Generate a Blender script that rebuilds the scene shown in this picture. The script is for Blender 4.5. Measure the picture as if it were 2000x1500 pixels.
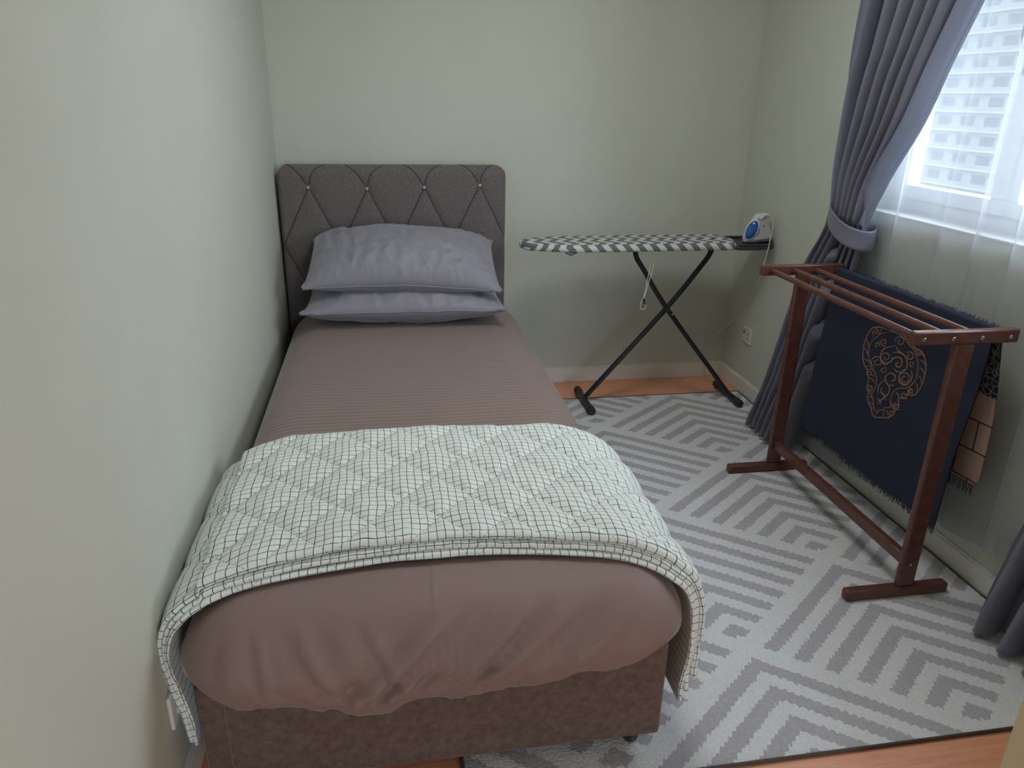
import bpy, math, random
from mathutils import Vector, Matrix, noise

for o in list(bpy.data.objects): bpy.data.objects.remove(o)
scene = bpy.context.scene
COL = scene.collection
random.seed(7)

# ------------------------------------------------------------------ camera
cam_d = bpy.data.cameras.new('camera'); cam = bpy.data.objects.new('camera', cam_d); COL.objects.link(cam)
cam_d.sensor_width = 36; cam_d.lens = 1450/2000*36; cam_d.clip_start = .05; cam_d.clip_end = 500
RW = [(0.9864066, -0.16337087, 0.01766277), (-0.04309767, -0.36093564, -0.93159436), (0.1585705, 0.91816961, -0.3630702)]
r, d, f = [Vector(v) for v in RW]
m = Matrix.Identity(4)
for i in range(3):
    m[i][0] = r[i]; m[i][1] = -d[i]; m[i][2] = -f[i]
m.translation = (0, 0, 1.5)
cam.matrix_world = m
scene.camera = cam

# ------------------------------------------------------------------ world: bright overcast sky
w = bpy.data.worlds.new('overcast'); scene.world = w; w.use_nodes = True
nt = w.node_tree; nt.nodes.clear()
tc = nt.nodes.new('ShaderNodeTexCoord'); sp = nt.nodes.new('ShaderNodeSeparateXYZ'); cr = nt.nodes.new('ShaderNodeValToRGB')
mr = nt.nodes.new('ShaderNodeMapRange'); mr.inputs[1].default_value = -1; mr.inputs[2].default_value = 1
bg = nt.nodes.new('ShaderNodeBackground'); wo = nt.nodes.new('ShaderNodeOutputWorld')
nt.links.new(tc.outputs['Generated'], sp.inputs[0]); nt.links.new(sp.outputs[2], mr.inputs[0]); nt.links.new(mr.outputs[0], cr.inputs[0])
# sky made brighter on the window side to light the room and keep the facade dim
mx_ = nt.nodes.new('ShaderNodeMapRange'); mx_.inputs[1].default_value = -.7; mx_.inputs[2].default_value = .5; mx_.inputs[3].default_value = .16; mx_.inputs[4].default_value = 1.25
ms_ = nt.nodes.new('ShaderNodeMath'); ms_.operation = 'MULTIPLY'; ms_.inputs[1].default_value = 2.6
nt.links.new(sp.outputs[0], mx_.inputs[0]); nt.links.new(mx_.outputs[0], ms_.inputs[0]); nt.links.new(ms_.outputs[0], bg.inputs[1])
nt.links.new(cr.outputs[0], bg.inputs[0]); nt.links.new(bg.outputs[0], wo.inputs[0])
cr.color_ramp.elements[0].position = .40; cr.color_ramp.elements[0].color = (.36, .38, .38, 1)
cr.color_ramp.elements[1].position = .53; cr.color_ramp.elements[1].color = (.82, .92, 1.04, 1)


def portal(name, loc, rot, sx, sy):
    l = bpy.data.lights.new(name, 'AREA'); l.shape = 'RECTANGLE'; l.size = sx; l.size_y = sy; l.cycles.is_portal = True
    o = bpy.data.objects.new(name, l); COL.objects.link(o); o.location = loc; o.rotation_euler = rot
    return o
portal('window_portal', (2.07, 1.80, 1.75), (0, math.radians(90), 0), 1.4, 2.0)
portal('fill_opening_portal', (1.0, -2.55, 1.05), (math.radians(90), 0, 0), .6, 2.1)  # samples daylight through the opening added behind the camera
# fill light added above the frame to brighten the room, fixture built below
cl = bpy.data.lights.new('added_fill_light', 'AREA'); cl.shape = 'DISK'; cl.size = .78; cl.energy = 1.45; cl.color = (.97, .98, 1.0)
clo = bpy.data.objects.new('added_fill_light', cl); COL.objects.link(clo); clo.location = (.75, 2.25, 2.535)

vs = scene.view_settings
vs.view_transform = 'Standard'; vs.look = 'None'; vs.gamma = 1; vs.use_curve_mapping = False
vs.exposure = 2.25

# ------------------------------------------------------------------ helpers
def empty(name, loc, label, cat, group=None):
    o = bpy.data.objects.new(name, None); COL.objects.link(o); o.location = loc
    o['label'] = label; o['category'] = cat
    if group: o['group'] = group
    o.empty_display_size = .1
    return o
def tag(o, label, cat, group=None):
    o['label'] = label; o['category'] = cat
    if group: o['group'] = group
    return o
def wloc(o):
    v = Vector(o.location)
    while o.parent: o = o.parent; v += o.location
    return v
class MB:
    def __init__(s): s.v = []; s.f = []; s.uv = None; s.mi = []
    def add(s, v, f, uv=None, mi=0):
        n = len(s.v); s.v += [tuple(p) for p in v]; s.f += [tuple(i+n for i in q) for q in f]; s.mi += [mi]*len(f)
        if uv is not None:
            s.uv = (s.uv or [(0, 0)]*n) + list(uv)
        elif s.uv is not None: s.uv += [(0, 0)]*len(v)
        return s
    def box(s, a, b, mi=0):
        x0, y0, z0 = a; x1, y1, z1 = b
        v = [(x0,y0,z0),(x1,y0,z0),(x1,y1,z0),(x0,y1,z0),(x0,y0,z1),(x1,y0,z1),(x1,y1,z1),(x0,y1,z1)]
        return s.add(v, [(0,3,2,1),(4,5,6,7),(0,1,5,4),(1,2,6,5),(2,3,7,6),(3,0,4,7)], mi=mi)
    def grid(s, fn, nu, nv, cu=False, cv=False, uvf=None, mi=0):
        v = []; uv = []; fs = []
        for i in range(nu):
            for j in range(nv):
                a = i/(nu if cu else nu-1); b = j/(nv if cv else nv-1)
                v.append(fn(a, b)); uv.append(uvf(a, b) if uvf else (a, b))
        for i in range(nu if cu else nu-1):
            for j in range(nv if cv else nv-1):
                i2 = (i+1) % nu; j2 = (j+1) % nv
                fs.append((i*nv+j, i2*nv+j, i2*nv+j2, i*nv+j2))
        return s.add(v, fs, uv if uvf else None, mi=mi)
    def tube(s, path, rad, n=10, caps=True, closed=False, sx=1, mi=0):
        P = [Vector(p) for p in path]; N = len(P); rings = []
        up = None
        for i in range(N):
            if closed: t = P[(i+1) % N]-P[i-1]
            else: t = P[min(i+1, N-1)]-P[max(i-1, 0)]
            t.normalize()
            if up is None:
                up = Vector((0,0,1)) if abs(t.z) < .9 else Vector((0,1,0))
            up = (up - t*up.dot(t)).normalized(); sd = t.cross(up)
            rr = rad[i] if hasattr(rad, '__len__') else rad
            rings.append([P[i]+(sd*math.cos(a)*sx+up*math.sin(a))*rr for a in [2*math.pi*k/n for k in range(n)]])
        v = [p for q in rings for p in q]; fs = []
        for i in range(N if closed else N-1):
            for k in range(n):
                a = i*n+k; b = i*n+(k+1) % n; i2 = (i+1) % N
                fs.append((a, b, i2*n+(k+1) % n, i2*n+k))
        if caps and not closed:
            fs.append(tuple(reversed(range(n)))); fs.append(tuple((N-1)*n+k for k in range(n)))
        return s.add(v, fs, mi=mi)
    def lathe(s, prof, c, axis='z', n=24, mi=0):
        v = []; fs = []
        for (rr, h) in prof:
            for k in range(n):
                a = 2*math.pi*k/n; x, y = rr*math.cos(a), rr*math.sin(a)
                p = {'z': (x, y, h), 'y': (x, h, y), 'x': (h, x, y)}[axis]
                v.append((c[0]+p[0], c[1]+p[1], c[2]+p[2]))
        for i in range(len(prof)-1):
            for k in range(n): fs.append((i*n+k, i*n+(k+1) % n, (i+1)*n+(k+1) % n, (i+1)*n+k))
        fs.append(tuple(range(n))); fs.append(tuple((len(prof)-1)*n+k for k in range(n)))
        return s.add(v, fs, mi=mi)
    def sphere(s, c, r, n=16, sc=(1,1,1), mi=0):
        prof = [(max(1e-4, r*math.sin(math.pi*i/n)), -r*math.cos(math.pi*i/n)) for i in range(n+1)]
        k0 = len(s.v); s.lathe(prof, (0,0,0), 'z', 2*n, mi)
        for i in range(k0, len(s.v)):
            p = s.v[i]; s.v[i] = (c[0]+p[0]*sc[0], c[1]+p[1]*sc[1], c[2]+p[2]*sc[2])
        return s
    def build(s, name, mats, parent=None, smooth=True, bevel=0, origin=None, kind=None, angle=40, seg=2):
        if not isinstance(mats, (list, tuple)): mats = [mats]
        off = Vector(origin) if origin else Vector((0,0,0))
        base = wloc(parent)+off if parent else off
        me = bpy.data.meshes.new(name)
        me.from_pydata([tuple(Vector(p)-base) for p in s.v], [], s.f)
        for mt in mats: me.materials.append(mt)
        if len(mats) > 1: me.polygons.foreach_set('material_index', s.mi)
        if s.uv:
            ul = me.uv_layers.new(name='UVMap')
            for l in me.loops: ul.data[l.index].uv = s.uv[l.vertex_index]
        if smooth: me.polygons.foreach_set('use_smooth', [True]*len(me.polygons))
        me.update(); me.validate()
        o = bpy.data.objects.new(name, me); COL.objects.link(o)
        o.location = off
        if parent: o.parent = parent
        if bevel:
            b = o.modifiers.new('bevel', 'BEVEL'); b.width = bevel; b.segments = seg; b.limit_method = 'ANGLE'; b.angle_limit = math.radians(35)
        if smooth and (bevel or angle):
            try:
                me.set_sharp_from_angle(angle=math.radians(angle))
            except Exception: pass
        if kind: o['kind'] = kind
        return o
def fix_normals(o):
    import bmesh
    bm = bmesh.new(); bm.from_mesh(o.data); bmesh.ops.recalc_face_normals(bm, faces=bm.faces); bm.to_mesh(o.data); bm.free()
    return o
def fbm(x, y, z=0., o=3):
    return noise.fractal(Vector((x, y, z)), 1.0, 2.0, o)
def lerp(a, b, t): return a+(b-a)*t
def interp(tab, x):
    if x <= tab[0][0]: return tab[0][1]
    for (a, va), (b, vb) in zip(tab, tab[1:]):
        if x <= b:
            t = (x-a)/(b-a); t = t*t*(3-2*t); return va+(vb-va)*t
    return tab[-1][1]
def catmull(pts, n=8):
    P = [Vector(p) for p in pts]; out = []
    for i in range(len(P)-1):
        p0 = P[max(i-1,0)]; p1 = P[i]; p2 = P[i+1]; p3 = P[min(i+2, len(P)-1)]
        for k in range(n):
            t = k/n
            out.append(.5*((2*p1)+(p2-p0)*t+(2*p0-5*p1+4*p2-p3)*t*t+(3*p1-p0-3*p2+p3)*t**3))
    out.append(P[-1]); return out

# materials ---------------------------------------------------------
class N:
    def __init__(s, name, color=(.5,.5,.5), rough=.6, metal=0, spec=None):
        s.m = bpy.data.materials.new(name); s.m.use_nodes = True; s.t = s.m.node_tree
        s.b = s.t.nodes['Principled BSDF']; s.o = s.t.nodes['Material Output']
        s.b.inputs['Base Color'].default_value = (*color, 1); s.b.inputs['Roughness'].default_value = rough
        s.b.inputs['Metallic'].default_value = metal
        if spec is not None: s.b.inputs['Specular IOR Level'].default_value = spec
        s._tc = None
    def n(s, ty, **kw):
        k = s.t.nodes.new(ty)
        for a, b in kw.items(): setattr(k, a, b)
        return k
    def l(s, a, b): s.t.links.new(a, b)
    def tc(s, out='Object'):
        if not s._tc: s._tc = s.n('ShaderNodeTexCoord')
        return s._tc.outputs[out]
    def math(s, op, a, b=None, c=None):
        k = s.n('ShaderNodeMath', operation=op)
        for i, q in enumerate((a, b, c)):
            if q is None: continue
            if isinstance(q, (int, float)): k.inputs[i].default_value = q
            else: s.l(q, k.inputs[i])
        return k.outputs[0]
    def noise(s, scale, detail=3, vec=None, rough=.5, stretch=None):
        k = s.n('ShaderNodeTexNoise'); k.inputs['Scale'].default_value = scale; k.inputs['Detail'].default_value = detail; k.inputs['Roughness'].default_value = rough
        v = vec or s.tc()
        if stretch:
            mp = s.n('ShaderNodeMapping'); mp.inputs['Scale'].default_value = stretch; s.l(v, mp.inputs[0]); v = mp.outputs[0]
        s.l(v, k.inputs['Vector']); return k.outputs[0]
    def mix(s, fac, a, b):
        k = s.n('ShaderNodeMix', data_type='RGBA')
        if isinstance(fac, (int, float)): k.inputs[0].default_value = fac
        else: s.l(fac, k.inputs[0])
        for i, q in ((6, a), (7, b)):
            if isinstance(q, tuple): k.inputs[i].default_value = (*q, 1)
            else: s.l(q, k.inputs[i])
        return k.outputs[2]
    def ramp(s, v, a, b):
        k = s.n('ShaderNodeMapRange'); s.l(v, k.inputs[0]); k.inputs[1].default_value = a; k.inputs[2].default_value = b; return k.outputs[0]
    def color(s, c): s.l(c, s.b.inputs['Base Color']); return s
    def bump(s, h, strength=.3, dist=.002):
        k = s.n('ShaderNodeBump'); k.inputs['Strength'].default_value = strength; k.inputs['Distance'].default_value = dist
        s.l(h, k.inputs['Height']); s.l(k.outputs[0], s.b.inputs['Normal']); return s
    def sheen(s, w, tint=(1,1,1), rough=.4):
        s.b.inputs['Sheen Weight'].default_value = w; s.b.inputs['Sheen Tint'].default_value = (*tint, 1); s.b.inputs['Sheen Roughness'].default_value = rough; return s
def mottled(name, c1, c2, rough, scale, bump=.15, dist=.002, detail=3, metal=0, stretch=None, spec=None):
    k = N(name, c1, rough, metal, spec); nz = k.noise(scale, detail, stretch=stretch)
    k.color(k.mix(k.ramp(nz, .35, .65), c1, c2))
    if bump: k.bump(nz, bump, dist)
    return k

wallm = mottled('wall_paint', (.590,.61,.525), (.575,.595,.51), .75, 4, 0); wallm.bump(wallm.noise(180, 2), .08, .0008)
M = {}
M['wall'] = wallm.m
M['ceiling'] = mottled('ceiling_paint', (.8,.8,.77), (.78,.78,.75), .9, 5, 0).m
M['trim'] = mottled('skirting_paint', (.78,.76,.70), (.75,.73,.67), .5, 6, 0).m
M['reveal'] = mottled('white_paint', (.62,.62,.62), (.6,.6,.6), .6, 6, 0).m
M['stubwall'] = mottled('cream_paint', (.74,.66,.48), (.72,.64,.46), .7, 5, 0).m
M['upvc'] = N('white_window_frame', (.66,.66,.68), .35).m
# laminate floor
k = N('laminate', (.3,.15,.08), .35)
sx = k.n('ShaderNodeSeparateXYZ'); k.l(k.tc(), sx.inputs[0])
row = k.math('FLOOR', k.math('DIVIDE', k.math('ADD', sx.outputs[1], .255), .27))
cmb = k.n('ShaderNodeCombineXYZ'); k.l(k.math('ADD', k.math('MULTIPLY', sx.outputs[0], 1.0), k.math('MULTIPLY', row, 7.3)), cmb.inputs[0]); k.l(sx.outputs[1], cmb.inputs[1]); k.l(row, cmb.inputs[2])
gr = k.noise(6, 5, vec=cmb.outputs[0], stretch=(1, 14, 1)); wn = k.n('ShaderNodeTexWhiteNoise', noise_dimensions='1D'); k.l(row, wn.inputs['W'])
base = k.mix(k.ramp(gr, .3, .7), (.74,.30,.17), (.85,.43,.26))
base = k.mix(k.math('MULTIPLY', wn.outputs[0], .35), base, (.68,.30,.17))
fr = k.math('FRACT', k.math('DIVIDE', k.math('ADD', sx.outputs[1], .255), .27)); gap = k.math('LESS_THAN', k.math('ABSOLUTE', k.math('SUBTRACT', fr, .5)), .494)
k.color(k.mix(gap, (.06,.03,.02), base)); k.bump(gr, .05); M['floor'] = k.m

# ------------------------------------------------------------------ room shell
XL, XR, YB = -.4997, 1.885, 3.801
ZC = 2.62
YF = -2.6      # far end of the space behind the photographer
XH = 2.3
def st(name, mb, m, **kw): return mb.build(name, m, kind='structure', smooth=False, **kw)
st('floor', MB().box((XL-.15, YF-.15, -.08), (2.45, YB+.15, 0)), M['floor'])
st('ceiling', MB().box((XL-.15, YF-.15, ZC), (2.45, YB+.15, ZC+.1)), M['ceiling'])
st('wall_left', MB().box((XL-.15, YF-.15, 0), (XL, YB+.15, ZC)), M['wall'])
st('wall_back', MB().box((XL, YB, 0), (XR+.18, YB+.15, ZC)), M['wall'])
WY0, WY1, WZ0, WZ1 = .95, 2.75, 1.10, 2.34
mb = MB()
mb.box((XR, .87, 0), (XR+.18, YB, WZ0)); mb.box((XR, .87, WZ1), (XR+.18, YB, ZC))
mb.box((XR, WY1, WZ0), (XR+.18, YB, WZ1)); mb.box((XR, .87, WZ0), (XR+.18, WY0, WZ1))
st('wall_right', mb, M['wall'])
st('trim_1', MB().box((XR-.004, WY0+.002, WZ0), (XR+.12, WY1-.002, WZ0+.006)), M['reveal'])
# doorway wall whose end shows at the lower right corner of the view
st('wall_front', MB().box((1.092, .75, 0), (XR+.18, .87, ZC)), M['stubwall'])
mb = MB(); mb.box((XH, YF, 0), (XH+.15, .75, ZC)); st('wall_hall', mb, M['stubwall'])
mb = MB(); mb.box((XL, YF-.15, 0), (.70, YF, ZC)); mb.box((1.30, YF-.15, 0), (XH, YF, ZC)); mb.box((.70, YF-.15, 2.1), (1.30, YF, ZC))  # opening added behind the camera to let in fill daylight
st('wall_rear', mb, M['stubwall'])
mb = MB(); mb.box((XL, YB-.013, 0), (XR, YB, .078)); mb.box((XL, YB-.008, .078), (XR, YB, .086)); st('baseboard_back', mb, M['trim'], bevel=.002)
mb = MB(); mb.box((XR-.013, .87, 0), (XR, YB-.013, .078)); mb.box((XR-.008, .87, .078), (XR, YB-.008, .086)); st('baseboard_right', mb, M['trim'], bevel=.002)
mb = MB(); mb.box((XL, YF, 0), (XL+.013, YB-.013, .078)); mb.box((XL, YF, .078), (XL+.008, YB-.008, .086)); st('baseboard_left', mb, M['trim'], bevel=.002)

fill_root = empty('added_fill_fixture', (.75, 2.25, ZC), 'round white ceiling fixture added as fill light, out of view', 'lamp')  # unseen fixture, made up to carry the added fill light
MB().lathe([(.0001, 0), (.43, 0), (.43, -.05), (.415, -.06), (.40, -.05), (.40, -.02), (.0001, -.02)], (.75, 2.25, ZC), 'z', 48).build('fill_housing', M['upvc'], fill_root)
k = N('fill_diffuser', (.9,.9,.9), .5); k.b.inputs['Emission Color'].default_value = (1, 1, 1, 1); k.b.inputs['Emission Strength'].default_value = 1.0  # glowing face of the added fixture
MB().lathe([(.0001, -.022), (.398, -.022), (.398, -.045), (.0001, -.062)], (.75, 2.25, ZC), 'z', 48).build('diffuser', k.m, fill_root)

# window: frame, casements, panes, handle
FX0, FX1 = 2.0, 2.055
wf = MB()
wf.box((FX0, WY0, WZ0), (FX1, WY1, WZ0+.055)); wf.box((FX0, WY0, WZ1-.05), (FX1, WY1, WZ1))
wf.box((FX0, WY1-.05, WZ0+.055), (FX1, WY1, WZ1-.05)); wf.box((FX0, WY0, WZ0+.055), (FX1, WY0+.05, WZ1-.05))
win = st('window_1', wf, M['upvc'], bevel=.004)
cz0, cz1 = WZ0+.055, WZ1-.05
def casement(y0, y1, nm):
    b = MB(); t = .07; x0, x1 = FX0-.012, FX1-.008
    b.box((x0, y0, cz0), (x1, y1, cz0+.05)); b.box((x0, y0, cz1-.05), (x1, y1, cz1)); b.box((x0, y0, cz0+.05), (x1, y0+t, cz1-.05)); b.box((x0, y1-t*.55, cz0+.05), (x1, y1, cz1-.05))
    c = b.build(nm, M['upvc'], win, smooth=False, bevel=.004)
    g = N('window_glass', (1,1,1), .0); g.t.nodes.remove(g.b)
    tr = g.n('ShaderNodeBsdfTransparent'); tr.inputs[0].default_value = (.84,.87,.87,1); gl = g.n('ShaderNodeBsdfGlossy'); gl.inputs['Roughness'].default_value = .02
    mx = g.n('ShaderNodeMixShader'); mx.inputs[0].default_value = .05
    g.l(tr.outputs[0], mx.inputs[1]); g.l(gl.outputs[0], mx.inputs[2]); g.l(mx.outputs[0], g.o.inputs[0])
    MB().box((FX0+.014, y0+t*.5, cz0+.03), (FX0+.020, y1-t*.3, cz1-.03)).build('pane', g.m, win, smooth=False)
casement(2.165, WY1-.05, 'casement'); casement(WY0+.05, 2.155, 'casement')
hm = N('handle_paint', (.10,.05,.08), .35).m
h = MB(); h.box((FX0-.03, 2.185, 1.585), (FX0-.011, 2.21, 1.66)); h.tube([(FX0-.02, 2.197, 1.65), (FX0-.05, 2.197, 1.66), (FX0-.06, 2.197, 1.70), (FX0-.062, 2.197, 1.79)], [.009, .009, .012, .010], 10, sx=1.3)
h.build('window_handle', hm, win, bevel=.003)['label'] = 'dark plum window handle'

# ------------------------------------------------------------------ apartment block across the street
bx = 100
facade = mottled('rendered_facade', (.42,.43,.45), (.39,.40,.42), .8, .2, 0).m
fglass = N('facade_glass', (.17,.185,.21), .25).m
fband = N('facade_band', (.50,.51,.53), .8).m
bld = empty('apartment_building', (bx, 122, -40), 'pale apartment block with rows of windows seen through the sheer curtain', 'building')
mb = MB(); mb.box((bx, 90, -40), (bx+15, 165, 33)); mb.box((bx-.3, 89.7, 33), (bx+15.3, 165.3, 34)); mb.build('facade_wall', facade, bld, smooth=False)
for i in range(14):
    for j in range(7):
        y = 103+j*5.6; z = -14.5+i*3.1
        b = MB(); b.box((bx-.02, y, z), (bx+.05, y+3.3, z+1.5)); fr_ = b.build('window', fglass, bld, smooth=False)
    b = MB(); b.box((bx-.5, 101.5, -15.5+i*3.1), (bx, 142.5, -15.2+i*3.1)); b.build('balcony_ledge', fband, bld, smooth=False)
st('ground', MB().box((20, -150, -40.5), (260, 260, -40)), mottled('street_ground', (.25,.26,.24), (.2,.22,.2), .9, .05, 0).m)

# ------------------------------------------------------------------ rug
k = N('rug_pile', (.5,.5,.5), .95)
tcn = k.tc(); sx = k.n('ShaderNodeSeparateXYZ'); k.l(tcn, sx.inputs[0])
X, Y = sx.outputs[0], sx.outputs[1]
n1 = k.noise(75, 2); n2 = k.ramp(k.noise(170, 2), .3, .7)
# ragged weave edge along x
saw = k.math('PINGPONG', k.math('ADD', X, k.math('MULTIPLY', n1, .012)), .0085)
Yj = k.math('ADD', k.math('ADD', Y, k.math('MULTIPLY', saw, 1.0)), k.math('MULTIPLY', k.math('SUBTRACT', n1, .5), .022))
Wd, Hd = .49, .39
def diamond(cx, cy):
    # distance in a lattice of period (2W,2H)
    ux = k.math('PINGPONG', k.math('SUBTRACT', X, cx), Wd)                    # |dx| in 0..W
    fy = k.math('FRACT', k.math('DIVIDE', k.math('SUBTRACT', Yj, cy-Hd), 2*Hd))
    dy = k.math('SUBTRACT', k.math('MULTIPLY', fy, 2*Hd), Hd)                 # -H..H
    up = k.math('MULTIPLY', k.math('SUBTRACT', 1, k.math('DIVIDE', ux, Wd)), Hd)
    inside = k.math('GREATER_THAN', k.math('SUBTRACT', up, k.math('ABSOLUTE', dy)), 0)
    s_ = k.math('SUBTRACT', up, dy)
    ph = k.math('FRACT', k.math('DIVIDE', k.math('SUBTRACT', s_, .030), .105))
    dark = k.math('LESS_THAN', ph, .50)
    dark = k.math('MULTIPLY', dark, k.math('GREATER_THAN', s_, .030))
    low = k.math('GREATER_THAN', k.math('ADD', up, dy), .045)
    return k.math('MULTIPLY', k.math('MULTIPLY', inside, dark), low)
mask = k.math('MAXIMUM', diamond(1.475, 1.59), diamond(.985, 1.59+.39))
lite = k.mix(n2, (.68,.69,.70), (.78,.79,.795)); dk = k.mix(n2, (.40,.385,.42), (.50,.48,.52))
k.color(k.mix(mask, lite, dk)); k.bump(n2, .5, .003); k.sheen(.3, rough=.5)
rug = MB(); RX0, RX1, RY0, RY1 = .12, 1.868, 1.216, 3.525
rug.grid(lambda a, b: (lerp(RX0+.008, RX1-.008, a), lerp(RY0+.008, RY1-.006, b), .009+.0008*fbm(a*9, b*12)), 60, 80)
rug.box((RX0+.008, RY0+.008, .0005), (RX1-.008, RY1-.006, .006))
o = rug.build('area_rug', k.m); tag(o, 'pale grey rug with mauve nested chevron diamonds under rack and bed', 'rug')
bd = MB(); bd.tube([(RX0+.006, RY0+.006, .0065), (RX1-.006, RY0+.006, .0065), (RX1-.006, RY1-.006, .0065), (RX0+.006, RY1-.006, .0065)], .006, 8, closed=True)
bb = bd.build('binding', mottled('rug_binding', (.10,.085,.08), (.07,.06,.06), .9, 200).m, o); bb['label'] = 'dark grey brown bound edge'

# ------------------------------------------------------------------ drying rack
k = N('stained_wood', (.18,.06,.035), .30)
gr = k.noise(14, 4, stretch=(3, 3, 3)); g2 = k.noise(60, 3)
k.color(k.mix(k.ramp(gr, .3, .7), (.095,.034,.027), (.15,.060,.045))); k.bump(g2, .04, .0006); WOOD = k.m
chrome = mottled('screw_steel', (.6,.57,.52), (.5,.47,.42), .3, 100, 0, metal=1).m
rk = empty('drying_rack', (1.6, 2.19, .015), 'reddish brown wooden drying rack standing by the window curtains', 'drying rack')
NY, FY = 1.766, 2.632
for yc, s_ in ((NY, -1), (FY, 1)):
    MB().box((1.572, yc-.011, .045), (1.632, yc+.011, .868)).build('leg', WOOD, rk, smooth=True, bevel=.006)
    MB().box((1.397, yc-.017, .0105), (1.756, yc+.017, .046)).build('foot_rail', WOOD, rk, smooth=True, bevel=.006)
    bm_ = MB().box((1.434 if s_ < 0 else 1.421, yc-.014, .866), (1.766, yc+.014, .906)).build('top_rail', WOOD, rk, smooth=True, bevel=.005)
    for x in (1.464, 1.556, 1.647, 1.738):
        b = MB(); b.lathe([(.001, -.0), (.0055, 0), (.0062, .0012), (.0050, .0024), (.001, .0024)], (x, yc+s_*.0135, .884), 'y', 14)
        for i in range(len(b.v)):
            if s_ < 0: p = b.v[i]; b.v[i] = (p[0], 2*(yc+s_*.0135)-p[1], p[2])
        fix_normals(b.build('screw', chrome, bm_))
    b = MB(); b.sphere((1.602, yc+s_*.011, .128), .0045, 6); b.build('leg_bolt', chrome, rk)
for x in (1.464, 1.556, 1.647, 1.738):
    MB().tube([(x, NY+.012, .884), (x, (NY+FY)/2, .884), (x, FY-.012, .884)], .0105, 16).build('dowel', WOOD, rk)
MB().box((1.588, NY+.008, .112), (1.616, FY-.008, .150)).build('stretcher', WOOD, rk, smooth=True, bevel=.004)

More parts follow.
